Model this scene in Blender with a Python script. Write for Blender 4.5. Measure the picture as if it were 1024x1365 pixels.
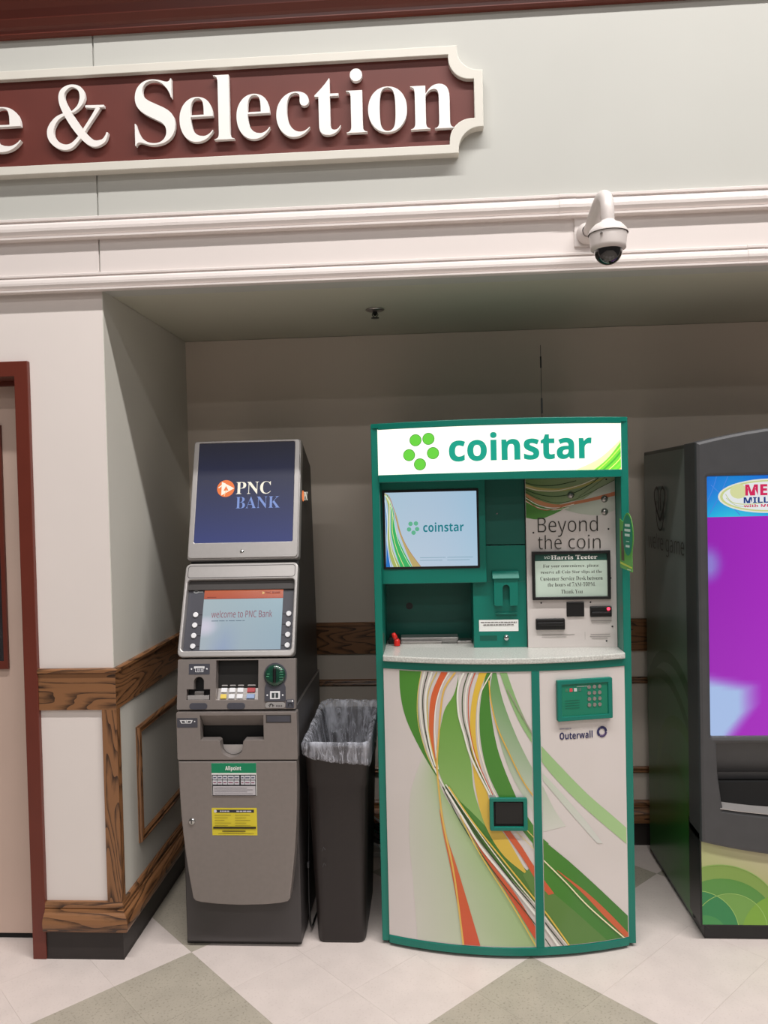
import bpy, bmesh, math, random
from math import sin, cos, pi, radians, sqrt
from mathutils import Vector, Matrix, noise
from mathutils.geometry import tessellate_polygon

C = bpy.context.scene.collection
scene = bpy.context.scene
for o in list(bpy.data.objects):
    bpy.data.objects.remove(o)

# ---------------------------------------------------------------- camera
YAW, PITCH, ROLL = radians(3.460), radians(1.225), radians(1.324)
cam_d = bpy.data.cameras.new('camera')
cam_d.sensor_fit = 'VERTICAL'
cam_d.sensor_height = 36.0
cam_d.lens = 36.0 * 1040 / 1365
cam_d.clip_start = 0.05
cam = bpy.data.objects.new('camera', cam_d)
C.objects.link(cam)
_r = Vector((cos(YAW), sin(YAW), 0)); _f = Vector((-sin(YAW), cos(YAW), 0)); _u = Vector((0, 0, 1))
_f2 = _f * cos(PITCH) - _u * sin(PITCH); _u2 = _u * cos(PITCH) + _f * sin(PITCH)
_r3 = _r * cos(ROLL) - _u2 * sin(ROLL); _u3 = _u2 * cos(ROLL) + _r * sin(ROLL)
_r3, _u3 = _r3, _u3
cam.matrix_world = Matrix((( _r3.x, _u3.x, -_f2.x, 0), (_r3.y, _u3.y, -_f2.y, -2.7128), (_r3.z, _u3.z, -_f2.z, 1.65), (0, 0, 0, 1)))
scene.camera = cam

# ---------------------------------------------------------------- world, lamps, exposure
w = bpy.data.worlds.new('world'); scene.world = w; w.use_nodes = True
bg = w.node_tree.nodes['Background']
bg.inputs[0].default_value = (1.0, 0.93, 0.88, 1); bg.inputs[1].default_value = 0.10
def lamp(name, loc, sx, sy, power, col=(1, .968, .945)):
    d = bpy.data.lights.new(name, 'AREA'); d.shape = 'RECTANGLE'; d.size = sx; d.size_y = sy
    d.energy = power; d.color = col
    o = bpy.data.objects.new(name, d); o.location = loc; C.objects.link(o)
    return o
# rows of ceiling strip lamps of the shop, parallel to the wall
lamp('strip_lamp', (1.6, -2.2, 6.5), 7.0, .16, 520)
lamp('strip_lamp.001', (1.0, -5.8, 6.5), 7.0, .18, 165)
lamp('strip_lamp.002', (0.6, -9.6, 6.5), 7.0, .18, 165)
lamp('strip_lamp.003', (0.6, -14, 6.5), 7.0, .18, 165)
scene.view_settings.view_transform = 'Standard'
scene.view_settings.look = 'None'
scene.view_settings.gamma = 1
scene.view_settings.use_curve_mapping = False
scene.view_settings.exposure = 0.0

# ---------------------------------------------------------------- materials
def lin(c):
    return tuple(((v / 255) / 12.92 if v <= 10 else (((v / 255) + .055) / 1.055) ** 2.4) for v in c) + (1,)
MATS = {}
def mat(name, col, rough=.5, metal=0, var=.04, scale=6, bump=0, bscale=80, coat=0, spec=.5, stretch=(1, 1, 1)):
    m = bpy.data.materials.new(name); m.use_nodes = True
    nt = m.node_tree; b = nt.nodes['Principled BSDF']
    c = lin(col)
    tc = nt.nodes.new('ShaderNodeTexCoord'); mp = nt.nodes.new('ShaderNodeMapping')
    mp.inputs['Scale'].default_value = stretch
    nt.links.new(tc.outputs['Object'], mp.inputs[0])
    n = nt.nodes.new('ShaderNodeTexNoise'); n.inputs['Scale'].default_value = scale; n.inputs['Detail'].default_value = 5
    nt.links.new(mp.outputs[0], n.inputs['Vector'])
    r = nt.nodes.new('ShaderNodeValToRGB')
    r.color_ramp.elements[0].position = .3; r.color_ramp.elements[1].position = .7
    r.color_ramp.elements[0].color = tuple(v * (1 - var) for v in c[:3]) + (1,)
    r.color_ramp.elements[1].color = tuple(min(1, v * (1 + var)) for v in c[:3]) + (1,)
    nt.links.new(n.outputs[0], r.inputs[0]); nt.links.new(r.outputs[0], b.inputs['Base Color'])
    b.inputs['Roughness'].default_value = rough; b.inputs['Metallic'].default_value = metal
    b.inputs['Coat Weight'].default_value = coat; b.inputs['Specular IOR Level'].default_value = spec
    if bump:
        n2 = nt.nodes.new('ShaderNodeTexNoise'); n2.inputs['Scale'].default_value = bscale
        nt.links.new(mp.outputs[0], n2.inputs['Vector'])
        bp = nt.nodes.new('ShaderNodeBump'); bp.inputs['Strength'].default_value = bump; bp.inputs['Distance'].default_value = .002
        nt.links.new(n2.outputs[0], bp.inputs['Height']); nt.links.new(bp.outputs[0], b.inputs['Normal'])
    MATS[name] = m
    return m
def emis(name, col, strength=1, glossy=True):
    m = mat(name, (10, 10, 10), .25)
    b = m.node_tree.nodes['Principled BSDF']
    b.inputs['Emission Color'].default_value = lin(col); b.inputs['Emission Strength'].default_value = strength
    return m
def vcol(name, rough=.4, emit=0, coat=0):
    """flat print or a lit screen: the colours of the print come from the mesh's colour layer"""
    m = bpy.data.materials.new(name); m.use_nodes = True
    nt = m.node_tree; b = nt.nodes['Principled BSDF']
    a = nt.nodes.new('ShaderNodeVertexColor'); a.layer_name = 'print'
    if emit:
        b.inputs['Base Color'].default_value = (.01, .01, .01, 1)
        nt.links.new(a.outputs[0], b.inputs['Emission Color']); b.inputs['Emission Strength'].default_value = emit
    else:
        nt.links.new(a.outputs[0], b.inputs['Base Color'])
    b.inputs['Roughness'].default_value = rough; b.inputs['Coat Weight'].default_value = coat
    return m
def oak(name, axis, base=(122, 84, 54), dark=(60, 38, 24), sc=1.0):
    m = bpy.data.materials.new(name); m.use_nodes = True
    nt = m.node_tree; b = nt.nodes['Principled BSDF']
    tc = nt.nodes.new('ShaderNodeTexCoord'); mp = nt.nodes.new('ShaderNodeMapping')
    s = [1, 1, 1]; s[axis] = .13
    mp.inputs['Scale'].default_value = s
    nt.links.new(tc.outputs['Object'], mp.inputs[0])
    n = nt.nodes.new('ShaderNodeTexNoise'); n.inputs['Scale'].default_value = 9 * sc; n.inputs['Detail'].default_value = 2
    nt.links.new(mp.outputs[0], n.inputs['Vector'])
    mul = nt.nodes.new('ShaderNodeMath'); mul.operation = 'MULTIPLY'; mul.inputs[1].default_value = 16
    nt.links.new(n.outputs[0], mul.inputs[0])
    fr = nt.nodes.new('ShaderNodeMath'); fr.operation = 'FRACT'; nt.links.new(mul.outputs[0], fr.inputs[0])
    n2 = nt.nodes.new('ShaderNodeTexNoise'); n2.inputs['Scale'].default_value = 160; n2.inputs['Detail'].default_value = 4
    nt.links.new(mp.outputs[0], n2.inputs['Vector'])
    add = nt.nodes.new('ShaderNodeMath'); add.operation = 'MULTIPLY_ADD'; add.inputs[1].default_value = .8
    nt.links.new(n2.outputs[0], add.inputs[0]); nt.links.new(fr.outputs[0], add.inputs[2])
    r = nt.nodes.new('ShaderNodeValToRGB')
    e = r.color_ramp.elements
    e[0].position = .42; e[0].color = lin(dark); e[1].position = .75; e[1].color = lin(base)
    x = e.new(1.2 / 1.3); x.color = lin(tuple(v * 1.12 for v in base))
    nt.links.new(add.outputs[0], r.inputs[0]); nt.links.new(r.outputs[0], b.inputs['Base Color'])
    bp = nt.nodes.new('ShaderNodeBump'); bp.inputs['Strength'].default_value = .25; bp.inputs['Distance'].default_value = .001
    nt.links.new(add.outputs[0], bp.inputs['Height']); nt.links.new(bp.outputs[0], b.inputs['Normal'])
    b.inputs['Roughness'].default_value = .38
    return m
def tilemat(name, col, fleck, amt, var=.05):
    m = mat(name, col, .42, 0, var, 9, .05, 60)
    nt = m.node_tree; b = nt.nodes['Principled BSDF']
    r = b.inputs['Base Color'].links[0].from_socket
    tc = nt.nodes.new('ShaderNodeTexCoord')
    n = nt.nodes.new('ShaderNodeTexNoise'); n.inputs['Scale'].default_value = 120; n.inputs['Detail'].default_value = 3
    nt.links.new(tc.outputs['Object'], n.inputs['Vector'])
    rr = nt.nodes.new('ShaderNodeValToRGB'); rr.color_ramp.elements[0].position = .56; rr.color_ramp.elements[1].position = .70
    nt.links.new(n.outputs[0], rr.inputs[0])
    mu = nt.nodes.new('ShaderNodeMath'); mu.operation = 'MULTIPLY'; mu.inputs[1].default_value = amt
    nt.links.new(rr.outputs[0], mu.inputs[0])
    mx = nt.nodes.new('ShaderNodeMix'); mx.data_type = 'RGBA'
    nt.links.new(mu.outputs[0], mx.inputs[0]); nt.links.new(r, mx.inputs[6]); mx.inputs[7].default_value = lin(fleck)
    nt.links.new(mx.outputs[2], b.inputs['Base Color'])
    return m
M_wall = mat('wall_paint', (226, 217, 212), .7, 0, .015, 3, .04, 120)
M_wallgreen = mat('wall_paint_grey_green', (188, 188, 182), .7, 0, .015, 3, .04, 120)
M_back = mat('back_wall_paint', (216, 203, 190), .65, 0, .02, 2, .04, 120)
M_side = mat('side_wall_paint', (206, 203, 194), .6, 0, .015, 3, .04, 120)
M_trimw = mat('white_trim_paint', (222, 213, 209), .45, 0, .01, 3)
M_ceil = mat('soffit_paint', (196, 194, 178), .5, 0, .02, 2, .1, 30)
M_red = mat('maroon_paint', (102, 43, 31), .35, 0, .06, 7)
M_signred = mat('sign_maroon', (96, 37, 27), .55, 0, .05, 8)
M_signcream = mat('sign_cream', (214, 210, 200), .45, 0, .02, 8)
M_letter = mat('letter_white', (244, 240, 236), .4, 0, .01, 8)
M_rubber = mat('black_rubber', (40, 34, 32), .5, 0, .15, 14, .1, 50)
M_oakx = oak('oak_along_x', 0); M_oaky = oak('oak_along_y', 1); M_oakz = oak('oak_along_z', 2)
M_oakd = oak('dark_oak', 0, (96, 58, 38), (50, 28, 18))
M_door = mat('door_paint', (205, 180, 166), .5, 0, .03, 4)
M_glassdark = mat('dark_glass', (40, 38, 40), .08, 0, .5, 9, coat=1)
M_tileA = tilemat('pinkish_vinyl_tile', (214, 202, 196), (190, 174, 166), .3)
M_tileB = tilemat('grey_green_vinyl_tile', (172, 164, 150), (122, 117, 104), .6, .08)
M_grout = mat('tile_joint', (172, 162, 154), .7)
# kiosk
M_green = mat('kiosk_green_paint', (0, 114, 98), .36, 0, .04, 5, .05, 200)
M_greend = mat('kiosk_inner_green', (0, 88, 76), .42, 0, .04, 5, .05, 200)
M_greenlit = mat('kiosk_bezel_green', (10, 120, 92), .35, 0, .05, 9)
M_panelw = mat('kiosk_white_panel', (212, 204, 200), .16, 0, .01, 3, coat=.6)
M_granite = mat('speckled_counter', (196, 196, 190), .3, 0, .22, 170, coat=.3)
M_black = mat('black_plastic', (18, 18, 19), .35, 0, .1, 20)
M_hole = mat('dark_opening', (8, 8, 8), .8)
M_steel = mat('brushed_steel', (170, 165, 162), .3, .9, .1, 40, stretch=(1, 8, 8))
M_chrome = mat('chrome', (200, 200, 200), .18, 1, .02)
M_print = vcol('printed_graphic', .3, 0, .3)
M_printm = vcol('matt_print', .55)
M_screen = vcol('lit_screen', .2, 1.0, .5)
M_screenb = vcol('bright_lit_panel', .3, 1.5)
M_white = mat('white_print', (236, 236, 232), .5)
M_ink = mat('dark_ink', (46, 44, 38), .5)
M_redplastic = mat('red_plastic', (214, 40, 34), .3)
M_led = emis('red_led', (255, 40, 60), 6)
# teller machine
M_atm = mat('teller_grey_metallic', (136, 128, 124), .42, .35, .03, 60)
M_atml = mat('teller_light_grey', (176, 172, 170), .34, .45, .02, 60)
M_atmd = mat('teller_charcoal', (58, 54, 53), .5, 0, .05, 20)
M_atmside = mat('teller_side_black', (30, 29, 28), .4, 0, .1, 10)
M_slate = mat('slate_plastic', (70, 70, 78), .4, 0, .05, 20)
M_button = mat('white_button', (225, 225, 228), .4)
M_yel = mat('yellow_label', (214, 196, 50), .5)
# bin
M_bin = mat('brown_black_plastic', (28, 19, 17), .48, 0, .1, 20, .15, 60)
# lottery
M_lot = mat('lottery_dark_grey', (74, 74, 76), .4, .2, .05, 20, .05, 200)
M_lotblack = mat('lottery_black', (24, 24, 25), .35, 0, .1, 20)
M_cam = mat('camera_white', (216, 208, 204), .35, 0, .01, 10)
M_dome = mat('smoked_dome', (22, 20, 22), .06, 0, .1, 10, coat=1)
def plastic_film():
    m = bpy.data.materials.new('clear_plastic_film'); m.use_nodes = True
    nt = m.node_tree; out = nt.nodes['Material Output']; b = nt.nodes['Principled BSDF']
    b.inputs['Base Color'].default_value = lin((232, 234, 246)); b.inputs['Roughness'].default_value = .22
    tr = nt.nodes.new('ShaderNodeBsdfTransparent'); mx = nt.nodes.new('ShaderNodeMixShader')
    n = nt.nodes.new('ShaderNodeTexNoise'); n.inputs['Scale'].default_value = 14; n.inputs['Detail'].default_value = 4
    tc = nt.nodes.new('ShaderNodeTexCoord'); mp = nt.nodes.new('ShaderNodeMapping'); mp.inputs['Scale'].default_value = (2.6, 2.6, .34)
    nt.links.new(tc.outputs['Object'], mp.inputs[0]); nt.links.new(mp.outputs[0], n.inputs['Vector'])
    wv = nt.nodes.new('ShaderNodeTexNoise'); wv.inputs['Scale'].default_value = 17; wv.inputs['Detail'].default_value = 3; wv.inputs['Distortion'].default_value = 1.2
    nt.links.new(mp.outputs[0], wv.inputs['Vector'])
    bp = nt.nodes.new('ShaderNodeBump'); bp.inputs['Strength'].default_value = .9; bp.inputs['Distance'].default_value = .02
    nt.links.new(wv.outputs[0], bp.inputs['Height']); nt.links.new(bp.outputs[0], b.inputs['Normal'])
    def mth(op, x, v=None, y=None):
        q_ = nt.nodes.new('ShaderNodeMath'); q_.operation = op; q_.use_clamp = False
        nt.links.new(x, q_.inputs[0])
        if y is not None: nt.links.new(y, q_.inputs[1])
        elif v is not None: q_.inputs[1].default_value = v
        return q_.outputs[0]
    rid = mth('ABSOLUTE', mth('SUBTRACT', wv.outputs[0], .5))
    rid = mth('MULTIPLY', mth('MAXIMUM', mth('SUBTRACT', mth('MULTIPLY', rid, -16), -1.0), 0.0), .5)  # opaque white streaks along the ridges, painted highlights of the crinkles
    r = nt.nodes.new('ShaderNodeMapRange'); r.inputs[1].default_value = .40; r.inputs[2].default_value = .66; r.inputs[3].default_value = .12; r.inputs[4].default_value = .52
    nt.links.new(n.outputs[0], r.inputs[0])
    nt.links.new(mth('MAXIMUM', r.outputs[0], y=rid), mx.inputs[0])
    nt.links.new(tr.outputs[0], mx.inputs[1]); nt.links.new(b.outputs[0], mx.inputs[2]); nt.links.new(mx.outputs[0], out.inputs[0])
    return m
M_film = plastic_film()

# ---------------------------------------------------------------- helpers
def obj(name, me, m=None, parent=None, smooth=False):
    if isinstance(me, bmesh.types.BMesh):
        bm = me; me = bpy.data.meshes.new(name); bm.to_mesh(me); bm.free()
    o = bpy.data.objects.new(name, me)
    if m is not None:
        me.materials.clear(); me.materials.append(m)
    if smooth:
        for p in me.polygons: p.use_smooth = True
    C.objects.link(o)
    if parent is not None:
        o.parent = parent
        root = parent
        o.matrix_parent_inverse = parent_inv(parent)
    return o
def parent_inv(p):
    mtx = Matrix.Identity(4)
    chain = []
    q = p
    while q is not None:
        chain.append(q); q = q.parent
    for q in reversed(chain):
        mtx = mtx @ q.matrix_parent_inverse @ q.matrix_basis
    return mtx.inverted()
def thing(name, label, cat, loc=(0, 0, 0), group=None):
    o = bpy.data.objects.new(name, None); C.objects.link(o); o.location = loc; o.empty_display_size = .1
    o['label'] = label; o['category'] = cat
    if group: o['group'] = group
    return o
def tag(o, label, cat, group=None):
    o['label'] = label; o['category'] = cat
    if group: o['group'] = group
    return o
def struct(name, me, m, parent=None, smooth=False):
    o = obj(name, me, m, parent, smooth)
    if parent is None: o['kind'] = 'structure'
    return o
def box(x0, x1, y0, y1, z0, z1, bev=0, bm=None, seg=2):
    new = bm is None
    if new: bm = bmesh.new()
    vs = [bm.verts.new(p) for p in ((x0, y0, z0), (x1, y0, z0), (x1, y1, z0), (x0, y1, z0), (x0, y0, z1), (x1, y0, z1), (x1, y1, z1), (x0, y1, z1))]
    fs = [bm.faces.new([vs[i] for i in f]) for f in ((0, 3, 2, 1), (4, 5, 6, 7), (0, 1, 5, 4), (1, 2, 6, 5), (2, 3, 7, 6), (3, 0, 4, 7))]
    if bev:
        es = list({e for f in fs for e in f.edges})
        bmesh.ops.bevel(bm, geom=es, offset=bev, segments=seg, affect='EDGES', profile=.5)
    return bm
def prism(profile, axis, a0, a1, bev=0):
    """extrude a closed outline along an axis; profile pairs are the other two coordinates in order"""
    bm = bmesh.new()
    def P(p, a):
        return {0: (a, p[0], p[1]), 1: (p[0], a, p[1]), 2: (p[0], p[1], a)}[axis]
    A = [bm.verts.new(P(p, a0)) for p in profile]; B = [bm.verts.new(P(p, a1)) for p in profile]
    n = len(profile)
    bm.faces.new(A); bm.faces.new(list(reversed(B)))
    for i in range(n):
        j = (i + 1) % n
        bm.faces.new((A[j], A[i], B[i], B[j]))
    bmesh.ops.recalc_face_normals(bm, faces=bm.faces[:])
    if bev:
        bmesh.ops.bevel(bm, geom=bm.edges[:], offset=bev, segments=2, affect='EDGES', profile=.5)
    return bm
def tube(pts, r, seg=10, caps=True, radii=None):
    bm = bmesh.new(); rings = []
    pts = [Vector(p) for p in pts]
    up = Vector((0, 0, 1))
    prev = None
    for i, p in enumerate(pts):
        t = (pts[min(i + 1, len(pts) - 1)] - pts[max(i - 1, 0)]).normalized()
        if prev is None:
            a = t.cross(up)
            if a.length < .01: a = t.cross(Vector((1, 0, 0)))
            a.normalize()
        else:
            a = (prev - t * prev.dot(t)).normalized()
        prev = a; b = t.cross(a)
        rr = radii[i] if radii else r
        rings.append([bm.verts.new(p + (a * cos(2 * pi * k / seg) + b * sin(2 * pi * k / seg)) * rr) for k in range(seg)])
    for i in range(len(rings) - 1):
        for k in range(seg):
            bm.faces.new((rings[i][k], rings[i][(k + 1) % seg], rings[i + 1][(k + 1) % seg], rings[i + 1][k]))
    if caps:
        bm.faces.new(list(reversed(rings[0]))); bm.faces.new(rings[-1])
    bmesh.ops.recalc_face_normals(bm, faces=bm.faces[:])
    return bm
def lathe(prof, center, axis_m=None, seg=32):
    """prof: (radius, height) pairs; axis_m maps local z"""
    bm = bmesh.new(); rings = []
    Mx = axis_m or Matrix.Identity(3); c = Vector(center)
    for r, h in prof:
        if r < 1e-5: rings.append([bm.verts.new(c + Mx @ Vector((0, 0, h)))])
        else: rings.append([bm.verts.new(c + Mx @ Vector((r * cos(2 * pi * k / seg), r * sin(2 * pi * k / seg), h))) for k in range(seg)])
    for A, B in zip(rings, rings[1:]):
        for k in range(seg):
            j = (k + 1) % seg
            if len(A) == 1 and len(B) == 1: continue
            if len(A) == 1: bm.faces.new((A[0], B[j], B[k]))
            elif len(B) == 1: bm.faces.new((A[k], A[j], B[0]))
            else: bm.faces.new((A[k], A[j], B[j], B[k]))
    bmesh.ops.recalc_face_normals(bm, faces=bm.faces[:])
    return bm
def frame(o, v):
    """matrix of a local plate frame: x along the wall, y along v, z outwards"""
    v = Vector(v).normalized(); u = Vector((1, 0, 0)); n = u.cross(v)
    return Matrix(((u.x, v.x, n.x, o[0]), (u.y, v.y, n.y, o[1]), (u.z, v.z, n.z, o[2]), (0, 0, 0, 1)))
def curve_mesh(loops, t, bev=0):
    cu = bpy.data.curves.new('outline', 'CURVE'); cu.dimensions = '2D'; cu.fill_mode = 'BOTH'
    for L in loops:
        s = cu.splines.new('POLY'); s.points.add(len(L) - 1); s.use_cyclic_u = True
        for i, p in enumerate(L): s.points[i].co = (p[0], p[1], 0, 1)
    cu.extrude = max(t / 2 - bev, 0); cu.bevel_depth = bev; cu.bevel_resolution = 1; cu.offset = -bev
    o = bpy.data.objects.new('outline', cu); C.objects.link(o)
    dg = bpy.context.evaluated_depsgraph_get(); dg.update()
    me = bpy.data.meshes.new_from_object(o.evaluated_get(dg))
    bpy.data.objects.remove(o); bpy.data.curves.remove(cu)
    for p in me.polygons: p.use_smooth = False
    return me
def plate(name, loops, t, Mx, m, parent, off=0, bev=0, smooth=False):
    """a plate with holes; its back face lies off above the local plane"""
    me = curve_mesh(loops, t, bev)
    me.transform(Mx @ Matrix.Translation((0, 0, off + t / 2)))
    return obj(name, me, m, parent, smooth)
def rrect(x0, x1, y0, y1, r=0, n=5):
    if r <= 0: return [(x0, y0), (x1, y0), (x1, y1), (x0, y1)]
    P = []
    for cx, cy, a in ((x1 - r, y0 + r, -90), (x1 - r, y1 - r, 0), (x0 + r, y1 - r, 90), (x0 + r, y0 + r, 180)):
        for i in range(n + 1):
            t = radians(a + 90 * i / n); P.append((cx + r * cos(t), cy + r * sin(t)))
    return P
def circ(cx, cy, r, n=24, ry=None):
    ry = ry or r
    return [(cx + r * cos(2 * pi * i / n), cy + ry * sin(2 * pi * i / n)) for i in range(n)]
STY = {'serif': (0x1D400, 0x1D41A, 0x1D7CE), 'sans': (0x1D5A0, 0x1D5BA, 0x1D7E2), 'bold': (0x1D5D4, 0x1D5EE, 0x1D7EC), 'ital': (0x1D63C, 0x1D656, 0x1D7EC), 'serifital': (0x1D468, 0x1D482, 0x1D7CE), 'plain': None}
def glyphs(s, sty):
    t = STY[sty]
    if not t: return s
    out = ''
    for ch in s:
        if 'A' <= ch <= 'Z': out += chr(t[0] + ord(ch) - 65)
        elif 'a' <= ch <= 'z': out += chr(t[1] + ord(ch) - 97)
        elif '0' <= ch <= '9': out += chr(t[2] + ord(ch) - 48)
        else: out += ch
    return out
def text_mesh(s, sty='plain', t=0, offset=0, bev=0, res=4, spacing=1):
    cu = bpy.data.curves.new('lettering', 'FONT'); cu.body = glyphs(s, sty); cu.extrude = t / 2; cu.offset = offset
    cu.bevel_depth = bev; cu.resolution_u = res; cu.space_character = spacing
    o = bpy.data.objects.new('lettering', cu); C.objects.link(o)
    dg = bpy.context.evaluated_depsgraph_get(); dg.update()
    me = bpy.data.meshes.new_from_object(o.evaluated_get(dg))
    bpy.data.objects.remove(o); bpy.data.curves.remove(cu)
    for p in me.polygons: p.use_smooth = False
    return me
def text(name, s, sty, bx, Mx, m, parent, off=.0006, t=0, offset=0, fn=None, bev=0, spacing=1, res=4):
    """lettering fitted into the box x0,x1,y0,y1 of a local plane (y None: keep the proportions)"""
    me = text_mesh(s, sty, 0, offset, 0, res, spacing)
    xs = [v.co.x for v in me.vertices]; ys = [v.co.y for v in me.vertices]
    x0, x1, y0, y1 = bx
    sx = (x1 - x0) / (max(xs) - min(xs))
    sy = sx if y1 is None else (y1 - y0) / (max(ys) - min(ys))
    for v in me.vertices:
        v.co.x = x0 + (v.co.x - min(xs)) * sx if False else v.co.x
    mx, my = min(xs), min(ys)
    for v in me.vertices:
        v.co.x = x0 + (v.co.x - mx) * sx; v.co.y = y0 + (v.co.y - my) * sy; v.co.z = 0
    if t:
        bm = bmesh.new(); bm.from_mesh(me)
        r = bmesh.ops.extrude_face_region(bm, geom=bm.faces[:])
        for e in r['geom']:
            if isinstance(e, bmesh.types.BMVert): e.co.z += t
        bmesh.ops.recalc_face_normals(bm, faces=bm.faces[:])
        bm.to_mesh(me); bm.free()
    if fn:
        for v in me.vertices:
            v.co = fn(v.co.x, v.co.y, off + v.co.z)
    else:
        me.transform(Mx @ Matrix.Translation((0, 0, off)))
    return obj(name, me, m, parent)
def catmull(P, n=40):
    """resample a polyline smoothly to n points"""
    P = [Vector(p) for p in P]; out = []
    m = len(P) - 1
    for k in range(n):
        t = k / (n - 1) * m; i = min(int(t), m - 1); f = t - i
        p0 = P[max(i - 1, 0)]; p1 = P[i]; p2 = P[i + 1]; p3 = P[min(i + 2, m)]
        out.append(.5 * ((2 * p1) + (p2 - p0) * f + (2 * p0 - 5 * p1 + 4 * p2 - p3) * f * f + (3 * p1 - p0 - 3 * p2 + p3) * f ** 3))
    return out
def clip(poly, rect):
    x0, x1, y0, y1 = rect
    for ax, lim, sgn in ((0, x0, 1), (0, x1, -1), (1, y0, 1), (1, y1, -1)):
        out = []
        for i in range(len(poly)):
            a = poly[i]; b = poly[(i + 1) % len(poly)]
            ia = (a[ax] - lim) * sgn >= 0; ib = (b[ax] - lim) * sgn >= 0
            if ia: out.append(a)
            if ia != ib:
                t = (lim - a[ax]) / (b[ax] - a[ax])
                out.append(tuple(a[k] + (b[k] - a[k]) * t for k in range(len(a))))
        poly = out
        if len(poly) < 3: return []
    return poly
class Painter:
    """collects coloured shapes of a flat print, in layers"""
    def __init__(s, fn, rect=None, step=.0001, base=.0004):
        s.fn = fn; s.rect = rect; s.V = []; s.F = []; s.Cc = []; s.lay = 0; s.step = step; s.base = base
    def raw(s, pts):
        if s.rect: pts = clip([tuple(p) for p in pts], s.rect)
        if len(pts) < 3: return
        i = len(s.V)
        for p in pts:
            s.V.append(s.fn(p[0], p[1], s.base + s.lay * s.step)); s.Cc.append(tuple(p[2:5]) + (1,))
        s.F.append(tuple(range(i, i + len(pts))))
    def quadgrid(s, a, b, c, d, ca, cb, cc, cd, nx=1):
        for k in range(nx):
            t0 = k / nx; t1 = (k + 1) / nx
            L = lambda p, q, t: tuple(p[j] + (q[j] - p[j]) * t for j in range(len(p)))
            A = tuple(a) + tuple(ca); B = tuple(b) + tuple(cb); Cq = tuple(c) + tuple(cc); Dq = tuple(d) + tuple(cd)
            s.raw([L(A, B, t0), L(A, B, t1), L(Dq, Cq, t1), L(Dq, Cq, t0)])
    def rect_(s, x0, x1, y0, y1, col, col2=None, nx=1, srgb=True):
        c = lin(col)[:3]; c2 = lin(col2)[:3] if col2 else c
        s.quadgrid((x0, y0), (x1, y0), (x1, y1), (x0, y1), c, c, c2, c2, nx); s.lay += 1
    def poly(s, pts, col):
        c = lin(col)[:3]
        for tri in tessellate_polygon([[Vector((p[0], p[1], 0)) for p in pts]]):
            s.raw([tuple(pts[i][:2]) + c for i in tri])
        s.lay += 1
    def ribbon(s, Lp, Rp, mode, c0, c1, n=44, nx=3, linear=True):
        L = catmull([(p[0], p[1], 0) for p in Lp], n); R = catmull([(p[0], p[1], 0) for p in Rp], n)
        mixc = lambda t: tuple(c0[j] + (c1[j] - c0[j]) * t for j in range(3))
        nx = max(nx, int(max((a - b).length for a, b in zip(L, R)) / .014) + 1)
        for i in range(n - 1):
            if mode == 'V': ca = cb = mixc(i / (n - 1)); cc = cd = mixc((i + 1) / (n - 1))
            else: ca = cd = tuple(c0); cb = cc = tuple(c1)
            s.quadgrid(L[i][:2], R[i][:2], R[i + 1][:2], L[i + 1][:2], ca, cb, cc, cd, nx)
        s.lay += 1
    def line(s, P, wd, col, n=44, linear=False):
        c = tuple(col) if linear else lin(col)[:3]
        Q = catmull([(p[0], p[1], 0) for p in P], n)
        for i in range(n - 1):
            a, b = Q[i], Q[i + 1]
            d0 = (Q[min(i + 1, n - 1)] - Q[max(i - 1, 0)]).normalized(); d1 = (Q[min(i + 2, n - 1)] - Q[i]).normalized()
            n0 = Vector((-d0.y, d0.x, 0)) * wd / 2; n1 = Vector((-d1.y, d1.x, 0)) * wd / 2
            s.raw([tuple((a + n0)[:2]) + c, tuple((a - n0)[:2]) + c, tuple((b - n1)[:2]) + c, tuple((b + n1)[:2]) + c])
        s.lay += 1
    def grid(s, x0, x1, y0, y1, nx, ny, f):
        for i in range(nx):
            for j in range(ny):
                q = []
                for a, b in ((i, j), (i + 1, j), (i + 1, j + 1), (i, j + 1)):
                    x = x0 + (x1 - x0) * a / nx; y = y0 + (y1 - y0) * b / ny
                    q.append((x, y) + lin(f(a / nx, b / ny))[:3])
                s.raw(q)
        s.lay += 1
    def build(s, name, m, parent):
        me = bpy.data.meshes.new(name); me.from_pydata([tuple(v) for v in s.V], [], s.F)
        ca = me.color_attributes.new('print', 'FLOAT_COLOR', 'POINT')
        for i, c in enumerate(s.Cc): ca.data[i].color = c
        me.update()
        return obj(name, me, m, parent)
def planefn(Mx):
    return lambda x, y, o: Mx @ Vector((x, y, o))

# ================================================================ SETTING
YB = .95            # back wall of the alcove
XL = -1.152         # side wall of the alcove
YP = .012           # face of the wall beside the door
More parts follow.
